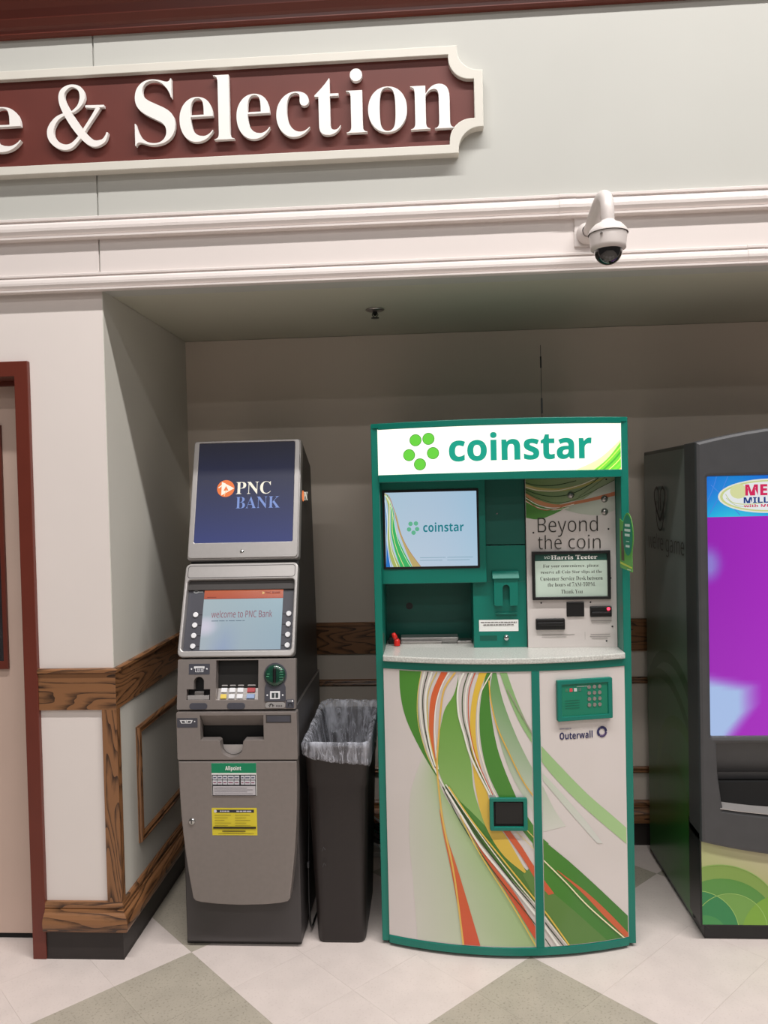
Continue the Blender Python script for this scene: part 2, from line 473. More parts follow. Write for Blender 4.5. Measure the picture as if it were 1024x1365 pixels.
# floor: slab with vinyl tiles laid on the diagonal in a 3 x 3 checker
fl = struct('floor', box(-4, 5, -9, YB + .1, -.06, -.003), M_grout)
TS = .2893
def tile_mesh(m):
    me = bpy.data.meshes.new('tile'); bm = box(-TS / 2 + .0002, TS / 2 - .0002, -TS / 2 + .0002, TS / 2 - .0002, -.003, 0)
    bm.to_mesh(me); bm.free(); me.materials.append(m); return me
tmA, tmB = tile_mesh(M_tileA), tile_mesh(M_tileB)
rng = random.Random(4)
q = 1 / sqrt(2)
def tile(name, me, x, y, a):
    o = bpy.data.objects.new('tile', me); C.objects.link(o); o.parent = fl
    o.location = (x, y, rng.uniform(-.0001, .0001)); o.rotation_euler = (0, 0, -pi / 4 + a)
for i in range(-14, 22):
    for j in range(-16, 18):
        a = (i + .5) * TS; b = (j + .5) * TS
        x = -.908 + (a - b) * q; y = .050 - (a + b) * q
        if not (-2.1 < x < 2.75 and -1.7 < y < 1.0): continue
        if x < XL - .22 and y > .2 and x > -1.35: continue
        if x < -1.4 and y > .35: continue
        grey = ((i // 3) + (j // 3)) % 2 == 0
        tile('tile', tmB if grey else tmA, x, y, rng.choice((0, pi / 2, pi, -pi / 2)))

# walls
wf = struct('wall_front', box(-3.4, 2.6, .004, .10, 2.40, 4.3), M_wallgreen)
for x0, x1 in ((-3.4, -1.1528), (-1.1472, 2.6)):
    obj('panel', box(x0, x1, -.004, .006, 2.640, 3.30, .001), M_wallgreen, wf)
    obj('panel', box(x0, x1, -.004, .006, 2.42, 2.60, .001), M_trimw, wf)
struct('wall_pillar', box(-1.43, XL, YP, YB + .1, 0, 2.40), M_wall)
struct('wall_front_left', box(-3.4, -2.52, YP, .16, 0, 2.40), M_wall)
struct('wall_above_door', box(-2.52, -1.43, YP, .16, 2.15, 2.40), M_wall)
struct('wall_left', box(XL, XL + .003, YP + .001, YB, .0, 2.40), M_side)
struct('wall_back', box(XL, 2.5, YB, YB + .1, 0, 2.40), M_back)
struct('wall_right', box(2.4, 2.5, 0, YB, 0, 2.40), M_wall)
struct('ceiling', box(XL - .1, 2.5, .004, YB + .1, 2.402, 2.45), M_ceil)

# long mouldings across the front wall, with couplings where lengths meet
def raceway(name, z0, z1, prot, joints):
    h = z1 - z0
    pr = [(0, z0), (-prot * .7, z0), (-prot * .95, z0 + h * .04), (-prot * .95, z0 + h * .13), (-prot * .62, z0 + h * .17), (-prot * .8, z0 + h * .24),
          (-prot * .98, z0 + h * .38), (-prot, z0 + h * .5), (-prot * .92, z0 + h * .66), (-prot * .7, z0 + h * .76), (-prot * .5, z0 + h * .79), (-prot * .5, z0 + h * .84), (-prot * .72, z0 + h * .87), (-prot * .72, z0 + h * .97), (-prot * .6, z1), (0, z1)]
    o = struct(name, prism(pr, 0, -3.4, 2.6), M_trimw)
    for x in joints:
        pr2 = [(p[0] * 1.05 - (.001 if p[0] < 0 else 0), z0 - .0008 + (p[1] - z0) * 1.02) for p in pr]
        obj('coupling', prism(pr2, 0, x, x + .056), M_trimw, o)
    return o
raceway('trim_1', 2.576, 2.654, .030, (.455, -2.0))
raceway('trim_2', 2.394, 2.458, .024, (1.075,))
# maroon crown along the top
struct('trim_3', prism([(0, 3.285), (-.02, 3.285), (-.026, 3.292), (-.026, 3.305), (-.035, 3.312), (-.05, 3.33), (-.055, 3.36), (-.075, 3.385), (-.09, 3.39), (-.09, 3.50), (0, 3.50)], 0, -3.4, 2.6), M_red)

# mouldings that run round the corner
def run(name, prof, p0, p1, m0, m1, m, parent=None):
    bm = bmesh.new()
    A = [bm.verts.new((p0[0] + m0[0] * d, p0[1] + m0[1] * d, z)) for d, z in prof]
    B = [bm.verts.new((p1[0] + m1[0] * d, p1[1] + m1[1] * d, z)) for d, z in prof]
    n = len(prof)
    bm.faces.new(A); bm.faces.new(list(reversed(B)))
    for i in range(n):
        j = (i + 1) % n; bm.faces.new((A[j], A[i], B[i], B[j]))
    bmesh.ops.recalc_face_normals(bm, faces=bm.faces[:])
    return struct(name, bm, m, parent)
PF, PC, PI_, PR = (-1.424, YP), (XL, YP), (XL, YB), (2.4, YB)
rail = [(0, .905), (.012, .905), (.012, 1.036), (.012, 1.038), (.020, 1.040), (.020, 1.050), (.014, 1.054), (0, 1.054)]
cap = [(0, .184), (.014, .184), (.018, .190), (.018, .200), (.012, .208), (0, .208)]
rnd = [(0, .106), (.028, .106), (.036, .112), (.040, .124), (.041, .140), (.038, .156), (.030, .168), (.022, .174), (.020, .182), (.010, .186), (0, .186)]
rub = [(0, 0), (.014, 0), (.012, .012), (.012, .107), (0, .107)]
k = 4
for nm, prof, mats in (('rail', rail, (M_oakx, M_oaky, M_oakx)), ('cap', cap, (M_oakx, M_oaky, M_oakx)), ('round', rnd, (M_oakx, M_oaky, M_oakx))):
    run('trim_%d' % k, prof, PF, PC, (0, -1), (1, -1), mats[0]); k += 1
    run('trim_%d' % k, prof, PC, PI_, (1, -1), (1, -1), mats[1]); k += 1
    run('trim_%d' % k, prof, PI_, PR, (1, -1), (0, -1), mats[2]); k += 1
run('baseboard_front', rub, PF, PC, (0, -1), (1, -1), M_rubber)
run('baseboard_left', rub, PC, PI_, (1, -1), (1, -1), M_rubber)
run('baseboard_back', rub, PI_, PR, (1, -1), (0, -1), M_rubber)
# corner stile
st = struct('trim_%d' % k, box(-1.194, XL + .012, 0, YP, .208, .905, .001), M_oakz); k += 1
obj('stile_return', box(XL, XL + .012, YP, .034, .208, .905, .001), M_oakz, st)
# panel frames of the wainscot: four mitred lengths each
fprof = [(0, 0), (.006, 0), (.014, .004), (.016, .009), (.010, .013), (.012, .018), (.014, .024), (.008, .030), (0, .030)]   # (out, across)
def panel_frame(name, Mx, w, h, ma, mb):
    global k
    par = None
    cs = [(0, 0), (w, 0), (w, h), (0, h)]; dirs = [(1, 1), (-1, 1), (-1, -1), (1, -1)]
    for i in range(4):
        j = (i + 1) % 4
        bm = bmesh.new()
        A = [bm.verts.new(Mx @ Vector((cs[i][0] + dirs[i][0] * a, cs[i][1] + dirs[i][1] * a, o))) for o, a in fprof]
        B = [bm.verts.new(Mx @ Vector((cs[j][0] + dirs[j][0] * a, cs[j][1] + dirs[j][1] * a, o))) for o, a in fprof]
        n = len(fprof); bm.faces.new(A); bm.faces.new(list(reversed(B)))
        for q_ in range(n):
            r_ = (q_ + 1) % n; bm.faces.new((A[r_], A[q_], B[q_], B[r_]))
        bmesh.ops.recalc_face_normals(bm, faces=bm.faces[:])
        o = obj(name if i == 0 else 'moulding', bm, ma if i % 2 == 0 else mb, par)
        if i == 0: par = o; o['kind'] = 'structure'
MxL = Matrix(((0, 0, 1, XL + .003), (1, 0, 0, .195), (0, 1, 0, .335), (0, 0, 0, 1)))
panel_frame('trim_%d' % k, MxL, .60, .448, M_oaky, M_oakz); k += 1
for x0, w_ in ((-1.02, 1.15), (.26, 1.25)):
    panel_frame('trim_%d' % k, frame((x0, YB, .335), (0, 0, 1)), w_, .448, M_oakx, M_oakz); k += 1

# door and its maroon frame
dr = bpy.data.objects.new('door_1', None); C.objects.link(dr); dr.location = (-2.0, .14, 0); dr['kind'] = 'structure'
obj('door_leaf', box(-2.47, -1.476, .125, .165, .02, 2.10, .002), M_door, dr)
fr_ = obj('door_frame', prism([(-1.424, 0), (-1.424, 2.158), (-2.52, 2.158), (-2.52, 0), (-2.47, 0), (-2.47, 2.104), (-1.474, 2.104), (-1.474, 0)], 1, -.006, .17, .002), M_red, dr)
obj('door_stop', box(-1.490, -1.474, .105, .124, 0, 2.104, .001), M_red, dr)
obj('door_stop', box(-2.47, -1.474, .105, .124, 2.088, 2.104, .001), M_red, dr)
Mw = frame((0, .125, 0), (0, 0, 1))
wn = plate('window_frame', [rrect(-2.35, -1.598, 1.03, 1.945), rrect(-2.31, -1.614, 1.060, 1.915)], .014, Mw, M_red, dr, 0, .002)
obj('window_pane', box(-2.312, -1.610, .118, .122, 1.06, 1.91), M_glassdark, wn)
obj('threshold_gap', box(-2.47, -1.476, .13, .16, .0, .02), M_hole, dr)
# sprinkler head in the soffit
sp = thing('sprinkler_head', 'small round fire sprinkler head in the soffit above the machines', 'sprinkler', (-.209, .45, 2.402))
obj('escutcheon', lathe([(0, 0), (.036, 0), (.038, -.003), (.030, -.008), (.012, -.010), (0, -.010)], (-.209, .45, 2.402), seg=24), M_steel, sp, True)
obj('body', lathe([(.008, -.008), (.008, -.022), (.004, -.026), (0, -.026)], (-.209, .45, 2.402), seg=12), M_black, sp)
for s in (-1, 1): obj('yoke_arm', tube([(-.209 + s * .006, .45, 2.392), (-.209 + s * .012, .45, 2.380), (-.209 + s * .003, .45, 2.368)], .0018, 6), M_black, sp)
obj('deflector', lathe([(0, -.034), (.016, -.034), (.016, -.036), (0, -.037)], (-.209, .45, 2.402), seg=16), M_black, sp)

# ================================================================ SIGN BOARD
sg = thing('sign_board', 'long maroon wall sign with scooped corners, cream border and raised white letters', 'sign', (-1.4, 0, 2.80))
SX1, SZ0, SZ1, R_ = .205, 2.806, 3.160, .085
def sign_outline(x1, z0, z1, r, ext=0, xl=-2.95):
    P = [(xl + r, z0), (x1 - r, z0)]
    for i in range(11):
        t = radians(180 - 90 * i / 10); P.append((x1 - .012 + (r - .012) * cos(t), z0 + .012 + (r - .012) * sin(t)))
    P += [(x1, z0 + r)]; P += [(x1, z1 - r)]
    for i in range(11):
        t = radians(270 - 90 * i / 10); P.append((x1 - .012 + (r - .012) * cos(t), z1 - .012 + (r - .012) * sin(t)))
    P += [(x1 - r, z1), (xl + r, z1)]
    for i in range(11):
        t = radians(0 - 90 * i / 10); P.append((xl + .012 + (r - .012) * cos(t), z1 - .012 + (r - .012) * sin(t)))
    P += [(xl, z1 - r), (xl, z0 + r)]
    for i in range(11):
        t = radians(90 - 90 * i / 10); P.append((xl + .012 + (r - .012) * cos(t), z0 + .012 + (r - .012) * sin(t)))
    return P
Ms = frame((0, 0, 0), (0, 0, 1))
big = sign_outline(SX1, SZ0 - .006, SZ1, R_)
sml = [( p[0] - .030 if p[0] > 0 - .6 else p[0] + .030, p[1] + .030 if p[1] < 2.98 else p[1] - .030) for p in big]
plate('sign_panel', [sign_outline(SX1 - .012, SZ0 + .006, SZ1 - .012, R_)], .022, Ms, M_signred, sg, 0)
plate('border', [big, sml], .040, Ms, M_signcream, sg, .0005, .002)
def raised(s, x0, x1, z0, z1):
    text('letter', s, 'serif', (x0, x1, z0, z1), Ms, M_letter, sg, off=.026, t=.016, res=6, offset=-.010)
raised('e', -1.545, -1.401, 2.880, 3.036)
raised('c', -1.700, -1.570, 2.880, 3.036)
raised('n', -1.90, -1.74, 2.885, 3.036)
for s, x0, x1, z0, z1 in (('S', -.994, -.852, 2.878, 3.102), ('e', -.836, -.719, 2.881, 3.034), ('l', -.716, -.646, 2.885, 3.104), ('e', -.637, -.521, 2.881, 3.034),
                          ('c', -.499, -.384, 2.881, 3.034), ('t', -.366, -.278, 2.882, 3.072), ('i', -.259, -.188, 2.885, 3.100), ('o', -.184, -.052, 2.881, 3.034), ('n', -.040, .107, 2.885, 3.034)):
    raised(s, x0, x1, z0, z1)
# the ampersand, drawn as two pen strokes of changing width
def amp(p):
    x = -1.308 + (p[0] - 273) * .000623; z = 3.102 - (p[1] - 486) * .000611 - (p[0] - 420) * .00002
    return (x, z)
def stroke(pts):
    n = 60
    Q = catmull([(amp(p)[0], amp(p)[1], p[2] * .00062) for p in pts], n); L = []; R2 = []
    for i, p in enumerate(Q):
        d = Q[min(i + 1, n - 1)] - Q[max(i - 1, 0)]; d.z = 0; d.normalize(); nn = Vector((-d.y, d.x, 0)) * p.z / 2
        L.append((p.x + nn.x, p.y + nn.y)); R2.append((p.x - nn.x, p.y - nn.y))
    bm = bmesh.new(); a0, a1 = .026, .040
    V = [[bm.verts.new(Ms @ Vector((q_[0], q_[1], a))) for q_ in (l, r)] for a in (a1, a0) for l, r in zip(L, R2)]
    for i in range(n - 1):
        bm.faces.new((V[i][0], V[i][1], V[i + 1][1], V[i + 1][0]))
        bm.faces.new((V[i][0], V[i + 1][0], V[n + i + 1][0], V[n + i][0]))
        bm.faces.new((V[i][1], V[n + i][1], V[n + i + 1][1], V[i + 1][1]))
    bm.faces.new((V[0][0], V[n][0], V[n][1], V[0][1])); bm.faces.new((V[n - 1][0], V[n - 1][1], V[2 * n - 1][1], V[2 * n - 1][0]))
    bmesh.ops.recalc_face_normals(bm, faces=bm.faces[:])
    me = bpy.data.meshes.new('stroke'); bm.to_mesh(me); bm.free(); return me
S1 = stroke([(425, 640, 12), (462, 608, 20), (482, 560, 30), (468, 512, 24), (420, 494, 14), (374, 520, 28), (362, 562, 34), (380, 620, 42), (425, 700, 46), (478, 772, 44), (535, 820, 38), (590, 810, 24), (612, 780, 14), (618, 760, 10)])
S2 = stroke([(572, 618, 24), (545, 660, 20), (500, 725, 18), (450, 795, 20), (400, 836, 28), (345, 832, 34), (300, 790, 38), (295, 735, 36), (330, 680, 24), (380, 652, 14), (428, 638, 10)])
S3 = stroke([(497, 611, 12), (540, 613, 16), (604, 611, 12)])
bm = bmesh.new()
for i, me_ in enumerate((S1, S2, S3)):
    v0 = len(bm.verts); bm.from_mesh(me_)
    bm.verts.ensure_lookup_table()
    for v in list(bm.verts)[v0:]: v.co.y += .00015 * i
obj('letter', bm, M_letter, sg)

# ================================================================ SECURITY CAMERA
cm = thing('security_camera', 'white dome security camera hanging from a curved wall arm below the moulding', 'camera', (.57, 0, 2.5))
cxm, cym, czm = .545, -.33, 2.366
obj('wall_plate', box(.505, .600, -.010, -.0, 2.478, 2.590, .003), M_cam, cm)
obj('arm_base', lathe([(.036, 0), (.036, .012), (.026, .03), (.022, .035)], (.548, -.008, 2.520), Matrix(((1, 0, 0), (0, 0, -1), (0, 1, 0))), 28), M_cam, cm, True)
pts = catmull([(.548, -.02, 2.520), (.548, -.06, 2.520), (.547, -.11, 2.530), (.547, -.18, 2.548), (.546, -.25, 2.551), (.546, -.305, 2.530), (.545, -.328, 2.490), (.545, -.33, 2.445)], 40)
obj('arm', tube([tuple(p) for p in pts], .0195, 20), M_cam, cm, True)
obj('housing', lathe([(.020, .088), (.023, .083), (.042, .073), (.055, .058), (.0585, .049), (.0585, .0475)], (cxm, cym, czm), seg=48), M_cam, cm, True)
obj('collar', lathe([(.055, .047), (.0555, .044), (.052, .012), (.0515, .004), (.046, .0), (.040, -.001)], (cxm, cym, czm), seg=48), M_cam, cm, True)
obj('screw', lathe([(0, .03), (.004, .03), (.004, .034), (0, .035)], (cxm - .03, cym - .047, czm + .005), seg=8), M_steel, cm)
pr = [(.0415 * cos(radians(a)), -.043 * sin(radians(a))) for a in range(0, 91, 9)]
obj('dome', lathe(pr, (cxm, cym, czm), seg=40), M_dome, cm, True)

# ================================================================ COIN KIOSK
KX, KR, KS, KY = .245, 1.282, .085, .117
def Yk(x): return KY - (sqrt(KR * KR - (x - KX) ** 2) - (KR - KS))
def arcfn(x, z, off):
    s = (x - KX) / KR; c = sqrt(1 - s * s)
    return Vector((x + s * off, Yk(x) - c * off, z))
def arcframe(x, z, off=0):
    s = (x - KX) / KR; c = sqrt(1 - s * s); p = arcfn(x, z, off)
    return Matrix(((c, 0, s, p.x), (s, 0, -c, p.y), (0, 1, 0, p.z), (0, 0, 0, 1)))
def arcslab(x0, x1, z0, z1, front, back, n=40, flatback=None, bev=0):
    """slab whose front follows the bowed front of the kiosk"""
    bm = bmesh.new(); cols = []
    for i in range(n + 1):
        x = x0 + (x1 - x0) * i / n
        yf = Yk(x) - front; yb = flatback if flatback is not None else Yk(x) + back
        cols.append([bm.verts.new(p) for p in ((x, yf, z0), (x, yf, z1), (x, yb, z1), (x, yb, z0))])
    for a, b in zip(cols, cols[1:]):
        for i in range(4):
            j = (i + 1) % 4; bm.faces.new((a[i], b[i], b[j], a[j]))
    bm.faces.new(cols[0]); bm.faces.new(list(reversed(cols[-1])))
    bmesh.ops.recalc_face_normals(bm, faces=bm.faces[:])
    if bev:
        bmesh.ops.bevel(bm, geom=[e for e in bm.edges if abs(e.verts[0].co.z - e.verts[1].co.z) < 1e-6 and abs(e.verts[0].co.x - e.verts[1].co.x) > 1e-6], offset=bev, segments=2, affect='EDGES', profile=.5)
    return bm
ks = thing('coin_kiosk', 'tall green coin counting kiosk with lit header, screen and swirl printed white front', 'kiosk', (KX, .4, 0))
XA, XB = -.213, .704
for x0, x1 in ((XA, XA + .027), (XB - .027, XB)):
    obj('side_panel', box(x0, x1, KY - .003, .70, .014, 1.908, .002), M_green, ks)
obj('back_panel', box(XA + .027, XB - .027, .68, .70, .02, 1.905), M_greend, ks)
obj('roof_panel', arcslab(XA + .003, XB - .003, 1.893, 1.909, .002, 0, flatback=.70), M_green, ks)
obj('header_rail', arcslab(XA + .027, XB - .027, 1.886, 1.909, .003, .03, bev=.002), M_green, ks)
obj('header_rail', arcslab(XA + .027, XB - .027, 1.696, 1.723, .003, .03, bev=.002), M_green, ks)
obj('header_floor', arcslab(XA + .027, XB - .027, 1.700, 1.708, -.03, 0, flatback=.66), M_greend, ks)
lb = obj('light_box', arcslab(XA + .025, XB - .025, 1.722, 1.888, -.001, .012), emis('lit_header_white', (255, 252, 238), 1.25), ks)
MH = [emis('lit_header_teal', (22, 168, 142), .95), emis('lit_header_green', (110, 214, 70), 1.0), emis('lit_header_green_rim', (70, 160, 60), .8)]
hx0, hx1, hz0, hz1 = XA + .027, XB - .027, 1.723, 1.886
P = Painter(arcfn, (hx0, hx1, hz0, hz1), base=-.0004)
P.ribbon([(.50, 1.72), (.60, 1.765), (.70, 1.85)], [(.72, 1.70), (.72, 1.76), (.72, 1.87)], 'L', lin((225, 245, 170))[:3], lin((170, 225, 110))[:3])
P.ribbon([(.565, 1.715), (.63, 1.765), (.70, 1.85)], [(.72, 1.70), (.72, 1.74), (.72, 1.83)], 'L', lin((118, 200, 60))[:3], lin((90, 205, 50))[:3])
for i, (c_, w_) in enumerate((((190, 225, 90), .004), ((70, 170, 50), .006), ((225, 235, 120), .003), ((120, 215, 60), .007), ((240, 190, 110), .004))):
    P.line([(.575 + .02 * i, 1.71), (.64 + .014 * i, 1.765 - .005 * i), (.71, 1.84 - .014 * i)], w_, c_)
P.build('swoosh_print', M_screenb, lb)
for i, (x, z) in enumerate(((-.050, 1.843), (-.004, 1.846), (-.074, 1.791), (.011, 1.795), (-.036, 1.757))):
    for r, m_, o_ in ((.0215, MH[2], .0003), (.0195, MH[1], .0006)):
        me = curve_mesh([circ(x, z, r, 28)], .0002)
        for v in me.vertices: v.co = arcfn(v.co.x, v.co.y, o_)
        obj('logo_dot', me, m_, lb)
text('lettering', 'coinstar', 'bold', (.067, .568, 1.762, 1.862), None, MH[0], lb, off=.0006, fn=arcfn, offset=.010)

# counter, rails and the two front panels
obj('counter', arcslab(XA + .028, XB - .028, 1.050, 1.071, .016, 0, flatback=.22, bev=.004), M_granite, ks)
obj('counter_back', box(XA + .028, .15, .22, .42, 1.050, 1.0705), M_granite, ks)
obj('upper_rail', arcslab(XA + .027, XB - .027, 1.022, 1.050, .003, .03, bev=.002), M_green, ks)
obj('bottom_rail', arcslab(XA + .027, XB - .027, .012, .040, .003, .03, bev=.002), M_green, ks)
obj('mullion', arcslab(.338, .366, .040, 1.022, .003, .03, 6), M_green, ks)
obj('toe_kick', arcslab(XA + .02, XB - .02, 0, .014, -.02, 0, flatback=.68), M_black, ks)
SW = {"R":[[[[-0.043,0.728],[-0.076,0.643],[-0.099,0.557],[-0.105,0.411],[-0.095,0.256],[-0.08,-0.003]],[[-0.007,0.659],[0.03,0.569],[0.108,0.45],[0.185,0.331],[0.283,0.189],[0.36,0.024]],"L",[0.605,0.605,0.523],[0.359,0.511,0.227]],[[[0.08,0.949],[0.036,0.891],[0.015,0.814],[-0.001,0.731],[0.003,0.67],[0.05,0.57],[0.148,0.452],[0.265,0.332]],[[0.084,1.02],[0.077,0.908],[0.097,0.797],[0.121,0.696],[0.131,0.594],[0.168,0.483],[0.227,0.403],[0.325,0.28]],"V",[0.106,0.311,0.03],[0.311,0.494,0.157]],[[[-0.127,1.038],[-0.126,0.939],[-0.108,0.847],[-0.068,0.757],[-0.024,0.678],[0.015,0.619],[0.069,0.54],[0.147,0.442],[0.226,0.352],[0.339,0.239]],[[-0.044,1.042],[-0.059,0.954],[-0.061,0.85],[-0.043,0.749],[-0.011,0.674],[0.022,0.614],[0.129,0.513],[0.227,0.408],[0.305,0.321],[0.384,0.227]],"V",[0.066,0.259,0.025],[0.051,0.19,0.022]],[[[0.015,0.619],[0.059,0.54],[0.127,0.441],[0.205,0.342],[0.284,0.25],[0.363,0.167]],[[0.03,0.599],[0.128,0.482],[0.226,0.372],[0.305,0.301],[0.344,0.27],[0.384,0.227]],"V",[0.041,0.173,0.019],[0.101,0.208,0.041]],[[[0.209,1.046],[0.193,0.95],[0.206,0.859],[0.233,0.738],[0.271,0.637],[0.329,0.534],[0.368,0.452]],[[0.211,1.046],[0.237,0.92],[0.284,0.788],[0.337,0.676],[0.371,0.614],[0.41,0.531],[0.45,0.468]],"V",[0.074,0.276,0.041],[0.625,0.625,0.56]],[[[0.188,1.046],[0.163,0.94],[0.154,0.849],[0.159,0.758],[0.182,0.657],[0.23,0.556],[0.308,0.443],[0.367,0.371]],[[0.202,1.046],[0.19,0.95],[0.198,0.849],[0.218,0.738],[0.261,0.616],[0.299,0.535],[0.358,0.442],[0.388,0.41]],"V",[0.051,0.22,0.022],[0.062,0.235,0.025]],[[[0.165,1.046],[0.133,0.94],[0.121,0.848],[0.122,0.767],[0.127,0.686],[0.136,0.605],[0.154,0.513],[0.187,0.433],[0.236,0.362],[0.315,0.296]],[[0.195,1.046],[0.153,0.94],[0.141,0.849],[0.142,0.767],[0.153,0.697],[0.169,0.626],[0.185,0.555],[0.208,0.484],[0.247,0.424],[0.315,0.296]],"V",[0.737,0.488,0.045],[0.687,0.465,0.068]],[[[0.219,1.046],[0.257,0.93],[0.295,0.839],[0.339,0.762],[0.373,0.695],[0.432,0.621],[0.513,0.534],[0.596,0.454],[0.692,0.363]],[[0.244,1.046],[0.282,0.93],[0.32,0.838],[0.354,0.782],[0.374,0.751],[0.453,0.661],[0.534,0.573],[0.618,0.493],[0.693,0.42]],"V",[0.227,0.421,0.157],[0.384,0.573,0.267]],[[[0.372,0.634],[0.431,0.56],[0.491,0.485],[0.563,0.397]],[[0.372,0.66],[0.452,0.569],[0.522,0.482],[0.584,0.394]],"V",[0.523,0.586,0.465],[0.625,0.625,0.586]],[[[0.319,0.494],[0.365,0.269],[0.465,0.161],[0.578,0.045],[0.685,-0.067]],[[0.319,0.494],[0.368,0.426],[0.468,0.334],[0.57,0.231],[0.688,0.104]],"V",[0.066,0.243,0.023],[0.038,0.184,0.021]],[[[0.295,0.301],[0.363,0.167],[0.422,0.082],[0.482,-0.015]],[[0.325,0.331],[0.365,0.269],[0.485,0.154],[0.631,0.006]],"V",[0.122,0.235,0.051],[0.087,0.212,0.038]],[[[0.036,1.044],[-0.013,0.935],[-0.024,0.822],[-0.018,0.73],[-0.001,0.664]],[[0.06,1.045],[0.009,0.936],[-0.008,0.823],[-0.006,0.731],[0.003,0.664]],"V",[0.666,0.106,0.028],[0.68,0.157,0.041]],[[[0.006,0.526],[0.019,0.434],[0.046,0.292],[0.089,0.018]],[[0.007,0.526],[0.029,0.435],[0.072,0.295],[0.147,0.022]],"V",[0.708,0.227,0.058],[0.619,0.074,0.03]],[[[0.081,0.51],[0.127,0.421],[0.185,0.321],[0.253,0.21],[0.345,0.05]],[[0.083,0.512],[0.135,0.426],[0.2,0.326],[0.273,0.225],[0.346,0.096]],"V",[0.68,0.157,0.058],[0.639,0.082,0.034]],[[[0.224,0.464],[0.267,0.403],[0.306,0.342],[0.339,0.285],[0.384,0.227]],[[0.25,0.462],[0.292,0.403],[0.326,0.346],[0.35,0.31],[0.404,0.231]],"V",[0.619,0.106,0.036],[0.619,0.106,0.036]],[[[0.416,0.312],[0.507,0.223],[0.59,0.126],[0.675,0.029]],[[0.417,0.314],[0.518,0.229],[0.601,0.143],[0.676,0.055]],"V",[0.586,0.117,0.036],[0.586,0.106,0.03]]],"L":[[[[-0.029,1.042],[-0.051,0.944],[-0.051,0.841],[-0.03,0.739],[-0.007,0.669],[0.03,0.599]],0.0052,[0.812,0.812,0.723]],[[[-0.015,1.043],[-0.042,0.944],[-0.042,0.841],[-0.025,0.74],[-0.005,0.674]],0.0032,[0.017,0.041,0.009]],[[[0.001,1.043],[-0.031,0.945],[-0.034,0.842],[-0.02,0.74],[-0.003,0.679]],0.0063,[0.836,0.836,0.759]],[[[0.021,1.044],[-0.023,0.945],[-0.028,0.842],[-0.017,0.75],[-0.001,0.68]],0.0032,[0.687,0.523,0.101]],[[[-0.04,1.042],[-0.061,0.943],[-0.063,0.84],[-0.04,0.739],[-0.011,0.669]],0.0026,[0.723,0.586,0.157]],[[[0.07,1.045],[0.028,0.978],[0.004,0.905],[-0.004,0.823],[-0.001,0.731],[0.005,0.67]],0.0042,[0.875,0.836,0.759]],[[[0.074,1.02],[0.033,0.958],[0.018,0.875],[0.01,0.793],[0.002,0.7],[0.004,0.629],[0.018,0.486],[0.054,0.293],[0.084,0.018]],0.0063,[0.737,0.465,0.101]],[[[0.118,1.046],[0.083,0.969],[0.081,0.878],[0.1,0.797],[0.123,0.716],[0.185,0.585]],0.0063,[0.812,0.812,0.723]],[[[0.13,1.046],[0.1,0.959],[0.096,0.868],[0.113,0.787],[0.133,0.706],[0.19,0.586]],0.0032,[0.028,0.078,0.013]],[[[0.144,1.046],[0.112,0.96],[0.106,0.868],[0.121,0.787],[0.141,0.706],[0.192,0.586]],0.0052,[0.812,0.812,0.723]],[[[0.154,1.046],[0.122,0.96],[0.116,0.868],[0.126,0.777],[0.148,0.696],[0.195,0.586]],0.0032,[0.586,0.101,0.028]],[[[0.201,1.021],[0.158,0.94],[0.148,0.849],[0.15,0.768],[0.163,0.707],[0.191,0.616],[0.21,0.576]],0.0037,[0.859,0.812,0.687]],[[[0.19,0.991],[0.195,0.92],[0.215,0.829],[0.253,0.738],[0.301,0.636],[0.342,0.574]],0.0042,[0.737,0.437,0.058]],[[[0.276,0.454],[0.317,0.413],[0.341,0.387]],0.0021,[0.723,0.586,0.19]],[[[0.253,0.96],[0.296,0.879],[0.342,0.792]],0.0042,[0.311,0.311,0.227]],[[[0.03,0.599],[0.089,0.501],[0.156,0.391],[0.244,0.281],[0.323,0.178],[0.362,0.126],[0.431,0.02]],0.0073,[0.859,0.843,0.782]],[[[0.03,0.61],[0.099,0.501],[0.171,0.392],[0.254,0.281],[0.333,0.183],[0.372,0.126],[0.452,0.018]],0.0037,[0.022,0.041,0.017]],[[[0.031,0.618],[0.109,0.502],[0.186,0.392],[0.269,0.281],[0.343,0.188],[0.387,0.125],[0.467,0.017]],0.0037,[0.797,0.759,0.652]],[[[0.041,0.61],[0.128,0.482],[0.226,0.357],[0.324,0.229],[0.383,0.151],[0.472,0.016]],0.0052,[0.737,0.5,0.078]],[[[0.02,0.609],[0.078,0.49],[0.146,0.381],[0.224,0.271],[0.322,0.143],[0.401,0.022]],0.0032,[0.028,0.058,0.022]],[[[0.079,0.51],[0.127,0.41],[0.185,0.31],[0.253,0.199],[0.34,0.04]],0.0042,[0.752,0.523,0.101]],[[[0.366,0.355],[0.446,0.269],[0.527,0.175],[0.659,0.042]],0.0042,[0.875,0.797,0.523]],[[[0.283,0.494],[0.337,0.433]],0.0032,[0.652,0.523,0.157]]]}
def front_panel(x0, x1):
    o = obj('front_panel', arcslab(x0, x1, .041, 1.021, -.001, .02, 30), M_panelw, ks)
    P = Painter(arcfn, (x0 + .003, x1 - .003, .044, 1.018), step=.00012, base=-.0006)
    for L, R, mode, c0, c1 in SW['R']: P.ribbon(L, R, mode, c0, c1, nx=4)
    for Q, w_, c_ in SW['L']: P.line(Q, w_, c_, linear=True)
    g = P.build('swirl_graphic', M_print, o)
    return o
fpl = front_panel(XA + .027, .338)
fpr = front_panel(.366, XB - .027)
